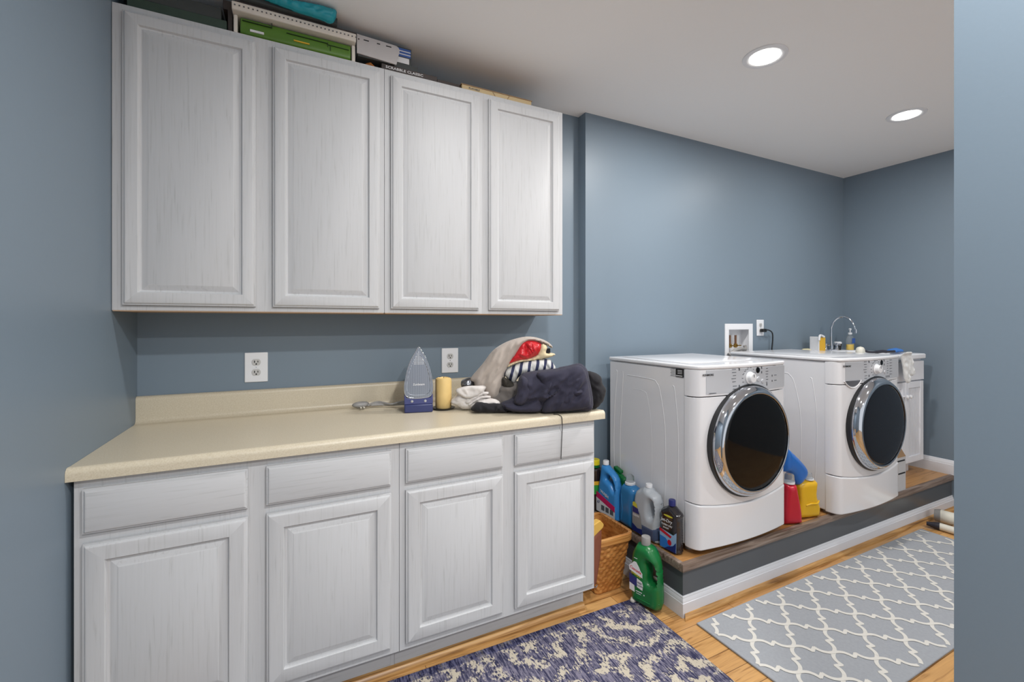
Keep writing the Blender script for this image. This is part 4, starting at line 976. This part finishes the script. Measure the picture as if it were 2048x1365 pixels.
# folded white frame lying at the far end of the platform
ff = thing('folding_stand', 'folded white tubular stand lying on the floor against the platform', 'stand', (3.72, 1.2, 0))
MB().tube([(3.745, 1.375, 0.052), (3.748, 1.30, 0.052), (3.76, 0.80, 0.052)], [0.040, 0.042, 0.042], 20).build('tube', M['ivory_plastic'], ff, smooth=50)
MB().tube([(3.735, 1.405, 0.052), (3.744, 1.376, 0.052)], [0.034, 0.042], 20).build('end_cap', M['grey_plastic'], ff, smooth=50)
MB().tube([(3.625, 1.335, 0.024), (3.648, 0.85, 0.024)], [0.022, 0.022], 16).build('tube', M['ivory_plastic'], ff, smooth=50)
MB().tube([(3.606, 1.395, 0.024), (3.624, 1.336, 0.024)], [0.012, 0.023], 16).build('end_cap', M['dark_handle'], ff, smooth=50)
MB().tube([(3.700, 1.262, 0.022), (3.715, 0.85, 0.022)], [0.019, 0.019], 16).build('tube', M['white_plastic'], ff, smooth=50)
MB().box(3.63, 3.77, 1.27, 1.30, 0.006, 0.03).build('bracket', M['cardboard'], ff, bevel=0.003)

# ================================================================== ON THE COUNTER
CZ = 0.9145
# iron
M['iron_blue'] = mat('indigo_plastic', (66, 72, 122), 0.3)
M['iron_navy'] = mat('navy_plastic', (48, 56, 104), 0.35)
t_ = NT('ribbed_soleplate'); b = t_.b; b.inputs['Metallic'].default_value = 1.0; b.inputs['Roughness'].default_value = 0.28
v = t_.coords((1, 1, 1)); wv = t_.n('ShaderNodeTexWave'); wv.bands_direction = 'X'; wv.inputs['Scale'].default_value = 70; wv.inputs['Distortion'].default_value = 0.6; wv.inputs['Detail'].default_value = 1; t_.l(v, wv.inputs['Vector'])
t_.l(t_.ramp(wv.outputs[0], [(0.2, lin((122, 126, 136))), (0.8, lin((176, 181, 190)))]), b.inputs['Base Color']); t_.bump(wv.outputs[0], 0.08, 0.0006); M['soleplate'] = t_.m
ir = thing('clothes_iron', 'silver and indigo clothes iron standing upright on its heel', 'iron', (0.497, 1.985, CZ), H(-12), world=0)
def sole(s=1.0, dz=0.0): return [(x * s, z * s + dz) for x, z in [(0.0, 0.284), (0.014, 0.262), (0.034, 0.228), (0.049, 0.185), (0.058, 0.140), (0.0610, 0.105), (0.056, 0.078), (0.040, 0.066), (0.0, 0.062), (-0.040, 0.066), (-0.056, 0.078), (-0.0610, 0.105), (-0.058, 0.140), (-0.049, 0.185), (-0.034, 0.228), (-0.014, 0.262)]]
def slab_mesh(outl, y0, y1, name, m, bev=0.002):
    p = catmull(outl, 4); return MB().prism(p, y0, y1, 'xz').build(name, m, ir, bevel=bev)
slab_mesh(sole(), -0.050, -0.044, 'soleplate', M['soleplate'], 0.0015)
# inner raised ring and steam dots
cen = [(x * 0.82, (z - 0.165) * 0.82 + 0.160) for x, z in sole()]
sp = [c for c in ir.children if c.name.startswith('soleplate')][0]
MB().tube([(x, -0.0502, z) for x, z in catmull(cen + [cen[0]], 3, False)], 0.0012, 6, cap=False).build('rib', M['chrome'], sp, smooth=60)
so_ = catmull(sole(), 3); MB().tube([(x * 0.985, -0.0492, z) for x, z in so_ + [so_[0]]], 0.0019, 8, cap=False).build('rim', M['chrome'], sp, smooth=60)
mb = MB()
for r_ in range(9):
    for c_ in range(-r_ // 2, r_ // 2 + 1):
        z = 0.262 - r_ * 0.0065; x = c_ * 0.0062
        if abs(x) < 0.020: mb.lathe([(0.0018, 0), (0.0016, 0.0010)], (x, -0.0498, z), 'y', 8)
mb.build('steam_dots', M['paper_white'], sp)
text('Sunbeam', 0.0135, (0.0, -0.0506, 0.122), ir, M['paper_white'], bold=True, shear=0.2)
V, F = inflate([(x * 0.94, z * 0.97 + 0.004) for x, z in sole()], 0.04, 0.035, 0.010); MB().add([(x, y * 0.5 - 0.024, z) for x, y, z in V], F).build('body_shell', M['iron_blue'], ir, smooth=60)
mb = MB(); mb.prism([(-0.060, 0.0), (0.060, 0.0), (0.0605, 0.036), (-0.0605, 0.036)], -0.052, 0.050, 'xz'); mb.build('heel', M['iron_navy'], ir, bevel=0.005, seg=3)
mb = MB(); mb.prism([(-0.0605, 0.0365), (0.0605, 0.0365), (0.060, 0.082), (0.050, 0.064), (0.0, 0.060), (-0.050, 0.064), (-0.060, 0.082)], -0.049, 0.046, 'xz'); mb.build('skirt', M['iron_blue'], ir, bevel=0.002)
mb = MB().tube(catmull([(0, 0.0, 0.235), (0, 0.05, 0.225), (0, 0.075, 0.19), (0, 0.075, 0.11), (0, 0.045, 0.05)], 5, False), 0.015, 14); mb.build('handle', M['iron_blue'], ir, smooth=60)
for x in (-0.028, 0.028):
    MB().lathe([(0.0055, 0), (0.0055, 0.0012), (0.003, 0.0014)], (x, -0.049, 0.050), 'y', 16).build('screw', M['brushed'], ir, smooth=40)
# iron cord coiled with plug
ic = thing('iron_cord', 'grey iron cord with plug lying against the backsplash', 'cord', (0.35, 2.12, CZ))
mb = MB()
for k, dz in enumerate((0.008, 0.013, 0.019)):
    P = catmull([(0.300, 2.135 - 0.008 * k, CZ + 0.010 + dz * 0.3), (0.350, 2.130 + 0.006 * k, CZ + 0.006 + dz), (0.400, 2.125 - 0.01 * k, CZ + 0.004 + dz * 0.7), (0.450, 2.100, CZ + 0.004 + dz * 1.1), (0.500, 2.06 + 0.006 * k, CZ + 0.012 + dz * 0.9)], 6, False)
    mb.tube(P, 0.0045, 8)
mb.build('cable', M['grey_plastic'], ic, smooth=60)
V, F = inflate([(0.238, 0.016), (0.262, 0.004), (0.296, 0.006), (0.312, 0.018), (0.300, 0.032), (0.265, 0.034), (0.243, 0.027)], 0.016, 0.014, 0.007); MB().add([(x, y + 2.135, z + CZ) for x, y, z in V], F).build('plug', M['grey_plastic'], ic, smooth=60)
mb = MB()
for dx in (0.0, 0.013): mb.box(0.268 + dx, 0.275 + dx, 2.098, 2.121, CZ + 0.010, CZ + 0.013)
mb.build('prong', M['ivory_plastic'], ic)

# candle on a black plate
M['wax'] = mat('pale_yellow_wax', (226, 194, 128), 0.55, ns=30, na=0.09, bump=0.4)
cd = thing('pillar_candle', 'mottled yellow pillar candle on a dark plate', 'candle', (0.608, 1.972, CZ), world=0)
prof = [(0.033, 0.006), (0.0355, 0.009), (0.0362, 0.06), (0.0362, 0.125), (0.0345, 0.137), (0.026, 0.142), (0.022, 0.136), (0.0, 0.134)]
mb = MB().lathe(prof, (0, 0, 0), 'z', 36, cap=False)
mb.v = [(x + 0.0008 * noise.noise(Vector((x * 60, y * 60, z * 40))), y, z + (0.003 * noise.noise(Vector((x * 50, y * 50, 3))) if z > 0.13 else 0)) for x, y, z in mb.v]
mb.build('wax_pillar', M['wax'], cd, smooth=50)
mb = MB().lathe([(0.030, 0.0), (0.046, 0.003), (0.052, 0.007), (0.050, 0.008), (0.030, 0.0055)], (0, 0, 0), 'z', 36); mb.build('plate', M['black_plastic'], cd, smooth=50)
MB().tube([(0, 0, 0.134), (0.002, 0, 0.146)], 0.0012, 6).build('wick', M['dark_gap'], cd)

# ---- laundry pile: outlines in (u, z) on planes facing the room at 26 degrees
AL = math.radians(26); CU = (math.cos(AL), -math.sin(AL)); CN = (-math.sin(AL), -math.cos(AL))
def fabric(name, rgb, ns=350, rough=0.92, sheen=0.25, na=0.05, bump=0.25): return mat(name, rgb, rough, ns=ns, na=na, bump=bump, sheen=sheen)
M['f_beige'] = fabric('stone_cotton', (176, 165, 156)); M['f_cream'] = fabric('cream_cotton', (216, 198, 160)); M['f_red'] = mat('red_satin', (200, 22, 34), 0.34, ns=30, na=0.08, sheen=0.2)
M['f_navy'] = fabric('dark_indigo_denim', (46, 45, 62), sheen=0.05); M['f_black'] = fabric('black_knit', (24, 23, 28), sheen=0.05); M['f_taupe'] = fabric('taupe_fleece', (104, 98, 94)); M['f_white'] = fabric('white_sock_knit', (214, 208, 204)); M['f_camo'] = mat('mottled_dark_print', (46, 42, 36), 0.9, ns=70, na=0.9)
t_ = NT('striped_cotton'); b = t_.b; b.inputs['Roughness'].default_value = 0.9
v = t_.coords((1, 1, 1), (0, -0.25, 0)); nzv = t_.n('ShaderNodeTexNoise'); nzv.inputs['Scale'].default_value = 14; t_.l(v, nzv.inputs['Vector'])
wv = t_.n('ShaderNodeTexWave'); wv.bands_direction = 'X'; wv.inputs['Scale'].default_value = 9.5; wv.inputs['Distortion'].default_value = 2.2; wv.inputs['Detail Scale'].default_value = 1.0; wv.inputs['Detail'].default_value = 1; t_.l(v, wv.inputs['Vector'])
t_.l(t_.ramp(wv.outputs[0], [(0.0, lin((40, 44, 72))), (0.30, lin((52, 58, 92))), (0.34, lin((206, 204, 198))), (0.62, lin((212, 210, 204))), (0.66, lin((120, 130, 152))), (0.74, lin((204, 203, 200)))]), b.inputs['Base Color'])
t_.bump(nzv.outputs[0], 0.2, 0.001); M['f_stripe'] = t_.m

def fold(amp, fx, fz, ang, seed):
    ca, sa = math.cos(ang), math.sin(ang)
    def f(x, z):
        p, q = x * ca + z * sa, -x * sa + z * ca
        wx = noise.noise(Vector((p * fx * 0.4, q * fz * 0.6, seed + 20))) * 0.9
        a = 1 - abs(noise.noise(Vector((p * fx + wx, q * fz, seed)))) * 2.4; c = 1 - abs(noise.noise(Vector((p * fx * 2.3 + wx, q * fz * 2.0, seed + 9)))) * 2.4
        return amp * (a * 1.0 - 0.5 + 0.45 * c)
    return f
def garment(name, part, label, cat, w, T, R, pts, m, disp, res=0.008, sm=3, group=None, tilt=0.0):
    cx_ = sum(p[0] for p in pts) / len(pts)
    loc = (1.0 + CU[0] * cx_ + CN[0] * w, 1.72 + CU[1] * cx_ + CN[1] * w, CZ)
    V, F = inflate([(x - cx_, z) for x, z in pts], T, R, res, disp=disp, smooth_n=sm, zmin=CZ + 0.0006)
    V = [(x, y + tilt * (z - CZ), z - CZ) for x, y, z in V]
    t = thing(name, label, cat, loc, -AL, world=0)
    MB().add(V, F).build(part, m, t, smooth=80); return t
beige = [(-0.344,1.049),(-0.288,1.116),(-0.245,1.173),(-0.195,1.208),(-0.146,1.228),(-0.089,1.24),(-0.039,1.235),(0.004,1.219),(0.029,1.198),(0.027,1.187),(-0.003,1.205),(-0.046,1.217),(-0.078,1.217),(-0.103,1.201),(-0.131,1.162),(-0.156,1.127),(-0.174,1.095),(-0.185,1.063),(-0.188,1.017),(-0.195,0.988),(-0.217,0.956),(-0.241,0.949),(-0.263,0.963),(-0.288,0.999),(-0.323,1.01),(-0.327,1.031)]
garment('beige_trousers', 'garment', 'stone-beige garment draped down the left side of the laundry heap', 'clothing', -0.075, 0.042, 0.04, beige, M['f_beige'], fold(0.013, 30, 6, -0.42, 1.2), 0.007)
red = [(-0.089,1.229),(-0.054,1.227),(-0.019,1.21),(-0.012,1.178),(-0.026,1.157),(-0.054,1.143),(-0.089,1.131),(-0.124,1.126),(-0.167,1.113),(-0.177,1.119),(-0.156,1.15),(-0.132,1.192),(-0.114,1.217)]
t = garment('red_shirt', 'garment', 'shiny red garment bundled at the top of the laundry heap', 'clothing', -0.082, 0.040, 0.04, red, M['f_red'], fold(0.018, 34, 16, 0.7, 4.0), 0.006)
cream = [(-0.04,1.16),(-0.022,1.206),(-0.001,1.206),(0.01,1.188),(0.006,1.17),(0.038,1.163),(0.041,1.153),(-0.005,1.137),(-0.075,1.126),(-0.117,1.121),(-0.174,1.097),(-0.181,1.102),(-0.167,1.118),(-0.124,1.135),(-0.075,1.142)]
t = garment('cream_trousers', 'garment', 'cream garment folded beneath the red one in the laundry heap', 'clothing', -0.078, 0.040, 0.016, cream, M['f_cream'], fold(0.005, 30, 30, 0.2, 7.0), 0.006)
MB().box(0.052, 0.078, -0.030, -0.012, 0.252, 0.272).build('waist_patch', M['f_black'], t, label='black patch')
striped = [(-0.189,1.067),(-0.184,1.085),(-0.166,1.099),(-0.132,1.116),(-0.093,1.128),(-0.041,1.136),(0.015,1.137),(0.029,1.123),(0.045,1.095),(0.012,1.077),(-0.076,1.067),(-0.118,1.06),(-0.139,1.032),(-0.152,1.029),(-0.173,1.046)]
garment('striped_shirt', 'garment', 'navy and white striped shirt folded in the middle of the laundry heap', 'clothing', -0.065, 0.046, 0.03, striped, M['f_stripe'], fold(0.009, 40, 14, 0.5, 2.0), 0.006)
camo = [(-0.195,1.06),(-0.166,1.047),(-0.135,1.026),(-0.110,1.030),(-0.125,1.010),(-0.18,1.010),(-0.197,1.03)]
garment('patterned_scarf', 'garment', 'dark mottled cloth showing under the striped shirt', 'clothing', -0.032, 0.022, 0.02, camo, M['f_camo'], fold(0.006, 60, 40, 0.2, 5.0), 0.005)
taupe = [(-0.205,1.02),(-0.105,1.040),(-0.105,0.982),(-0.126,0.947),(-0.16,0.915),(-0.235,0.915),(-0.240,0.955),(-0.214,0.989)]
garment('taupe_sweater', 'garment', 'taupe garment tucked behind the left end of the navy trousers', 'clothing', -0.055, 0.050, 0.03, taupe, M['f_taupe'], fold(0.008, 26, 14, 0.9, 6.0), 0.007)
navy_ = [(-0.115,1.074),(-0.057,1.091),(0.037,1.101),(0.058,1.108),(0.092,1.114),(0.146,1.124),(0.177,1.097),(0.187,1.057),(0.201,0.989),(0.202,0.928),(0.16,0.911),(0.092,0.904),(0.024,0.901),(-0.078,0.901),(-0.173,0.91),(-0.22,0.925),(-0.2,0.952),(-0.166,0.966),(-0.135,0.989),(-0.13,1.03)]
nt = garment('navy_trousers', 'garment', 'dark navy trousers folded across the front of the laundry heap', 'clothing', 0.0, 0.085, 0.075, navy_, M['f_navy'], fold(0.030, 17, 8, -0.9, 3.3), 0.0065)
for nm_, pts_, w_, T_, sd in (('rolled_cuff', [(-0.118, 1.075), (-0.095, 1.066), (-0.081, 1.034), (-0.079, 1.004), (-0.095, 0.973), (-0.118, 0.952), (-0.15, 0.965), (-0.139, 1.001), (-0.134, 1.037)], 0.070, 0.026, 21.0), ('folded_leg', [(-0.052, 1.09), (0.026, 1.101), (0.078, 1.111), (0.124, 1.121), (0.154, 1.098), (0.17, 1.032), (0.177, 0.951), (0.124, 0.931), (0.029, 0.922), (-0.03, 0.922), (-0.025, 0.968), (-0.016, 1.0), (-0.036, 1.046)], 0.060, 0.034, 22.0), ('lower_leg', [(-0.196, 0.955), (-0.15, 0.958), (-0.101, 0.955), (-0.059, 0.981), (-0.039, 1.0), (-0.033, 0.968), (-0.039, 0.925), (-0.118, 0.922), (-0.17, 0.929)], 0.062, 0.028, 23.0)):
    V, F = inflate(pts_, T_, T_ * 1.2, 0.007, disp=fold(0.016, 26, 10, -0.8, sd), smooth_n=3, zmin=CZ + 0.0008)
    MB().add([(x, y - w_, z - CZ) for x, y, z in V], F).build(nm_, M['f_navy'], nt, smooth=80)
black_ = [(0.178,1.074),(0.213,1.08),(0.247,1.06),(0.254,1.029),(0.27,1.004),(0.268,0.984),(0.258,0.953),(0.233,0.922),(0.208,0.912),(0.182,0.95)]
garment('black_sweater', 'garment', 'black garment bulging from the right end of the laundry heap', 'clothing', -0.045, 0.055, 0.05, black_, M['f_black'], fold(0.016, 22, 14, 0.3, 8.0), 0.007)
sb = [(-0.331,0.927),(-0.318,0.949),(-0.301,0.961),(-0.254,0.956),(-0.2,0.952),(-0.173,0.922),(-0.179,0.912),(-0.2,0.900),(-0.247,0.897),(-0.274,0.905),(-0.294,0.912)]
garment('black_garment', 'garment', 'crumpled black garment on the counter in front of the white socks', 'clothing', 0.035, 0.028, 0.022, sb, M['f_black'], fold(0.014, 40, 30, 0.2, 11.0), 0.006)
wh = [(-0.429,0.948),(-0.400,0.985),(-0.38,1.012),(-0.351,1.01),(-0.318,1.019),(-0.285,1.023),(-0.269,1.014),(-0.278,0.992),(-0.251,0.97),(-0.242,0.954),(-0.296,0.943),(-0.322,0.921),(-0.369,0.916),(-0.395,0.930)]
ws = garment('white_socks', 'socks', 'pile of folded white socks between the candle and laundry heap', 'socks', -0.035, 0.034, 0.02, wh, M['f_white'], fold(0.012, 18, 46, -0.5, 13.0), 0.006)
for q_, pts_ in enumerate([[(-0.033, 0.957), (0.001, 0.981), (0.041, 0.998), (0.071, 0.998), (0.073, 0.989), (0.041, 0.983), (0.007, 0.962), (-0.019, 0.944)], [(-0.019, 0.948), (0.015, 0.972), (0.045, 0.983), (0.077, 0.982), (0.078, 0.973), (0.045, 0.97), (0.015, 0.955), (-0.012, 0.935)], [(-0.074, 1.007), (-0.034, 1.024), (0.014, 1.027), (0.047, 1.024), (0.051, 1.007), (0.027, 0.983), (-0.013, 0.97), (-0.047, 0.98)]]):
    V, F = inflate(pts_, 0.014, 0.010, 0.006, disp=fold(0.004, 20, 50, -0.5, 30.0 + q_), smooth_n=3, zmin=CZ + 0.0008)
    MB().add([(x, y - 0.032 - 0.004 * q_, z - CZ) for x, y, z in V], F).build('folded_layer', M['f_white'], ws, smooth=80)
wh2 = [(-0.300,0.960),(-0.239,0.972),(-0.206,0.955),(-0.222,0.940),(-0.294,0.936)]
garment('folded_sock', 'sock', 'single folded white sock above the crumpled black garment', 'sock', 0.012, 0.024, 0.012, wh2, M['f_white'], fold(0.005, 20, 60, 0.1, 15.0), 0.006)
g = [(-0.39,1.015),(-0.385,1.038),(-0.351,1.050),(-0.330,1.045),(-0.324,1.020),(-0.330,1.000),(-0.358,0.998),(-0.381,1.000)]
M['mottle'] = mat('mottled_metal', (120, 122, 128), 0.3, metal=0.7, ns=90, na=0.8)
t = garment('cloth_bundle', 'cloth', 'small grey mottled bundle behind the white socks', 'bundle', -0.098, 0.028, 0.02, g, M['mottle'], fold(0.010, 60, 60, 0.2, 17.0), 0.005)
# thread hanging over the counter's front
P = catmull([(0.985, 1.640, CZ + 0.002), (0.998, 1.612, CZ + 0.001), (1.003, 1.601, 0.905), (1.004, 1.5995, 0.86), (1.001, 1.5995, 0.80), (0.998, 1.600, 0.735)], 5, False)
o = MB().tube(P, 0.0016, 6).build('drawstring', M['black_plastic'], smooth=60); tag(o, 'thin black string hanging over the counter front edge', 'string')

# ================================================================== ON TOP OF THE WALL CABINETS
TZC = UZ1 + 0.0006
M['case_green'] = mat('grass_green_plastic', (84, 124, 42), 0.35, ns=20, na=0.08); M['case_line'] = mat('dark_green_seam', (38, 60, 24), 0.5)
M['card_cream'] = mat('cream_board', (222, 214, 204), 0.7); M['dark_box'] = mat('charcoal_box', (62, 66, 66), 0.6, ns=30, na=0.1); M['dark_green'] = mat('dark_green_box', (52, 70, 60), 0.6, ns=30, na=0.15)
M['brown_box'] = mat('dark_brown_box', (62, 54, 52), 0.6, ns=30, na=0.1); M['teal'] = mat('teal_plastic_bag', (20, 150, 166), 0.25, ns=10, na=0.2); M['tan_card'] = mat('tan_card', (196, 174, 134), 0.7, ns=40, na=0.06)
M['grey_sheet'] = mat('pale_grey_sheet', (190, 186, 186), 0.5); M['orange_wood'] = mat('orange_brown_leaf', (170, 106, 54), 0.5, ns=60, na=0.4)
b = thing('storage_case', 'green moulded plastic case lying on top of the wall cabinets', 'case', (0.02, 2.02, TZC))
sec = [(1.962, TZC), (1.952, TZC + 0.008), (1.950, TZC + 0.030), (1.956, TZC + 0.062), (2.10, TZC + 0.066), (2.10, TZC)]
MB().prism(sec, -0.172, 0.212, 'yz').build('case_body', M['case_green'], b, bevel=0.004)
mb = MB(); yq = 1.9535
for x0_, x1_, z_ in ((-0.165, -0.070, 0.048), (-0.020, 0.125, 0.043), (0.125, 0.205, 0.038)): mb.box(x0_, x1_, yq - 0.006, yq + 0.002, TZC + z_, TZC + z_ + 0.0018)
for x_, z_ in ((0.125, 0.030), (0.135, 0.018), (-0.070, 0.048)): mb.box(x_, x_ + 0.002, yq - 0.006, yq + 0.002, TZC + z_, TZC + z_ + 0.018)
mb.build('seam', M['case_line'], b)
MB().box(-0.140, -0.095, 1.9470, 1.9515, TZC + 0.014, TZC + 0.022).build('label_strip', M['paper_white'], b)
MB().box(0.005, 0.060, 1.9470, 1.9515, TZC + 0.020, TZC + 0.024).build('latch', M['carton_yellow'], b)
b = thing('binder_tray', 'cream perforated board tray wrapped over the green case', 'tray', (0.02, 2.08, TZC))
mb = MB(); mb.prism([(1.921, TZC + 0.0955), (1.930, TZC + 0.069), (1.960, TZC + 0.067), (2.12, TZC + 0.067), (2.12, TZC + 0.0955)], -0.196, 0.230, 'yz'); mb.box(-0.193, -0.180, 1.955, 2.12, TZC, TZC + 0.067); mb.box(0.216, 0.230, 1.955, 2.12, TZC, TZC + 0.067)
mb.build('board', M['card_cream'], b, bevel=0.003)
mb = MB()
for k in range(30): x = -0.188 + k * 0.0143; mb.box(x, x + 0.0045, 1.9205, 1.9245, TZC + 0.082, TZC + 0.0845)
mb.build('perforation', M['grey_print'], b)
b = thing('flat_box', 'flat charcoal box under the teal bag on the cream tray', 'box', (0.05, 2.08, TZC + 0.113))
MB().box(-0.185, 0.232, 1.925, 2.14, TZC + 0.0960, TZC + 0.103).build('lid', M['brown_box'], b, bevel=0.001)
MB().box(-0.170, 0.158, 1.905, 2.13, TZC + 0.1035, TZC + 0.128).build('tray', M['dark_box'], b, bevel=0.002)
t = thing('plastic_bag', 'crumpled teal plastic bag drooping from the top of the stack by the ceiling', 'bag', (0.05, 1.89, 2.50), world=0)
V, F = inflate([(-0.154, -0.005), (-0.126, -0.018), (-0.066, -0.024), (-0.024, -0.03), (0.044, -0.031), (0.071, -0.037), (0.094, -0.03), (0.105, 0.014), (0.073, 0.017), (0.062, 0.017), (0.044, 0.017)], 0.022, 0.018, 0.005, disp=wr(0.010, 5, 50, 70), smooth_n=2)
MB().add(V, F).build('bag', M['teal'], t, smooth=60)
b = thing('game_box', 'dark green box at the left end on top of the wall cabinets', 'box', (-0.35, 2.06, TZC)); MB().box(-0.500, -0.215, 1.965, 2.17, TZC, TZC + 0.040).build('box_body', M['dark_green'], b, bevel=0.002)
b = thing('cardboard_box', 'charcoal box stacked on the dark green box by the left wall', 'box', (-0.37, 2.06, TZC + 0.04)); MB().box(-0.52, -0.232, 1.970, 2.18, TZC + 0.0415, TZC + 0.085).build('box_body', M['dark_box'], b, bevel=0.002)
b = thing('upright_binder', 'dark upright folder between the green box and cream tray', 'folder', (-0.20, 2.04, TZC)); mb = MB(); mb.prism([(-0.2125, TZC), (-0.1975, TZC), (-0.1975, TZC + 0.12), (-0.227, TZC + 0.12), (-0.227, TZC + 0.0865), (-0.2125, TZC + 0.0865)], 1.972, 2.14, 'xz'); mb.build('cover', M['brown_box'], b, bevel=0.002)
b = thing('slotted_panel', 'pale grey slotted sheet leaning out right of the green case', 'sheet', (0.32, 1.97, TZC))
pts = [(0.236, TZC + 0.0), (0.372, TZC + 0.0), (0.392, TZC + 0.014), (0.408, TZC + 0.085)] + [(0.390 + 0.018 * math.cos(a), TZC + 0.088 + 0.018 * math.sin(a)) for a in [PI / 2 * k / 6 for k in range(7)]] + [(0.236, TZC + 0.109)]
pts = [(0.236, TZC + 0.038), (0.395, TZC + 0.030), (0.408, TZC + 0.088)] + [(0.390 + 0.018 * math.cos(a), TZC + 0.092 + 0.018 * math.sin(a)) for a in [PI / 2 * k / 6 for k in range(7)]] + [(0.236, TZC + 0.116)]
MB().prism(pts, 1.951, 1.957, 'xz').build('sheet', M['grey_sheet'], b)
mb = MB()
for x0_, x1_, zz in ((0.262, 0.283, 0.096), (0.315, 0.328, 0.096), (0.352, 0.374, 0.096)): mb.box(x0_, x1_, 1.9505, 1.9515, TZC + zz, TZC + zz + 0.004)
mb.lathe([(0.003, 0), (0.003, 0.001)], (0.243, 1.9515, TZC + 0.096), 'y', 10); mb.build('slot', M['dark_gap'], b)
MB().box(0.240, 0.372, 1.958, 2.10, TZC + 0.0305, TZC + 0.052).build('backing', M['dark_box'], b)
b = thing('small_carton', 'small blue and white carton poking out behind the grey sheet', 'carton', (0.43, 2.02, TZC + 0.04), 0, world=0)
MB().box(-0.04, 0.034, -0.045, 0.05, 0.012, 0.086).build('box_body', M['dark_box'], b, bevel=0.002)
MB().box(-0.035, 0.031, -0.0462, -0.0452, 0.045, 0.080).build('blue_print', M['label_blue'], b)
mb = MB()
for z_ in (0.053, 0.066): mb.box(-0.030, 0.030, -0.0470, -0.0463, z_, z_ + 0.004)
mb.box(-0.030, 0.024, -0.0470, -0.0463, 0.016, 0.040); mb.build('white_print', M['paper_white'], b)
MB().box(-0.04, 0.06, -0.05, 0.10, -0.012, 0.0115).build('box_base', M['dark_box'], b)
b = thing('board_game', 'low black box with white lettering under the blue carton', 'board game', (0.45, 2.04, TZC))
MB().box(0.335, 0.575, 1.960, 2.15, TZC, TZC + 0.0270).build('box_body', M['brown_box'], b, bevel=0.0015)
text('SCRABBLE CLASSIC', 0.0150, (0.432 - 0.45, 1.9592 - 2.04, 0.0150), b, M['paper_white'], bold=True, sx=1.25)
b = thing('brown_box', 'long low dark brown box right of the lettered one', 'box', (0.63, 2.05, TZC)); MB().box(0.580, 0.688, 1.975, 2.16, TZC, TZC + 0.026).build('box_body', M['brown_box'], b, bevel=0.0015)
b = thing('flat_carton', 'long tan cardboard carton with slanted flaps on the right wall cabinet', 'carton', (0.87, 2.05, TZC))
MB().box(0.692, 1.052, 1.962, 2.16, TZC, TZC + 0.024).build('box_body', M['tan_card'], b, bevel=0.001)
MB().box(0.688, 1.056, 1.960, 2.162, TZC + 0.0242, TZC + 0.0272).build('lid', M['cardboard'], b)
mb = MB(); mb.prism([(0.842, TZC + 0.024), (0.846, TZC + 0.024), (0.862, TZC + 0.002), (0.858, TZC + 0.002)], 1.9612, 1.9618, 'xz'); mb.prism([(0.930, TZC + 0.024), (0.934, TZC + 0.024), (0.922, TZC + 0.002), (0.918, TZC + 0.002)], 1.9612, 1.9618, 'xz'); mb.build('flap_seam', M['cardboard'], b)
text('PLAYABLE', 0.012, (0.752 - 0.87, 1.9612 - 2.05, 0.0135), b, M['grey_print'], bold=True)
t = thing('dried_leaves', 'curled orange-brown leaf cluster on top of the wall cabinets', 'ornament', (0.295, 1.975, TZC), world=0)
V, F = inflate([(-0.035, 0.0), (-0.02, 0.016), (-0.002, 0.024), (0.015, 0.012), (0.034, 0.002), (0.036, 0.0)], 0.012, 0.012, 0.005, disp=wr(0.010, 2, 90, 90)); MB().add(V, F).build('leaf', M['orange_wood'], t, smooth=40)

# ================================================================== RECESSED LIGHTS (last two added as fill)
proto = None
def recessed(x, y, label):
    t = thing('recessed_light', label, 'ceiling light', (x, y, CEIL), 0, group='recessed ceiling lights', world=0)
    MB().lathe([(0.094, -0.0005), (0.093, -0.004), (0.078, -0.006), (0.066, -0.004), (0.062, -0.0005)], (0, 0, 0), 'z', 48, cap=False).build('trim_ring', M['white_plastic'], t, smooth=50)
    MB().lathe([(0.064, -0.0045), (0.050, -0.010), (0.030, -0.0125), (0.0005, -0.013)], (0, 0, 0), 'z', 40, cap=False).build('lens', M['lens'], t, smooth=50)
for (x, y), lb in zip(LAMPS, ('round recessed ceiling light nearest the wall cabinets', 'lit round recessed ceiling light in front of the dryer', 'lit round recessed ceiling light in front of the sink cabinet', 'round recessed ceiling light above the camera', 'round recessed ceiling light over the runner rug', 'round recessed ceiling light by the right wall', 'unseen recessed fill light added behind the camera', 'unseen recessed fill light added at the open end of the room')):
    recessed(x, y, lb)
for o in list(bpy.data.objects):
    if '_world' in o: del o['_world']
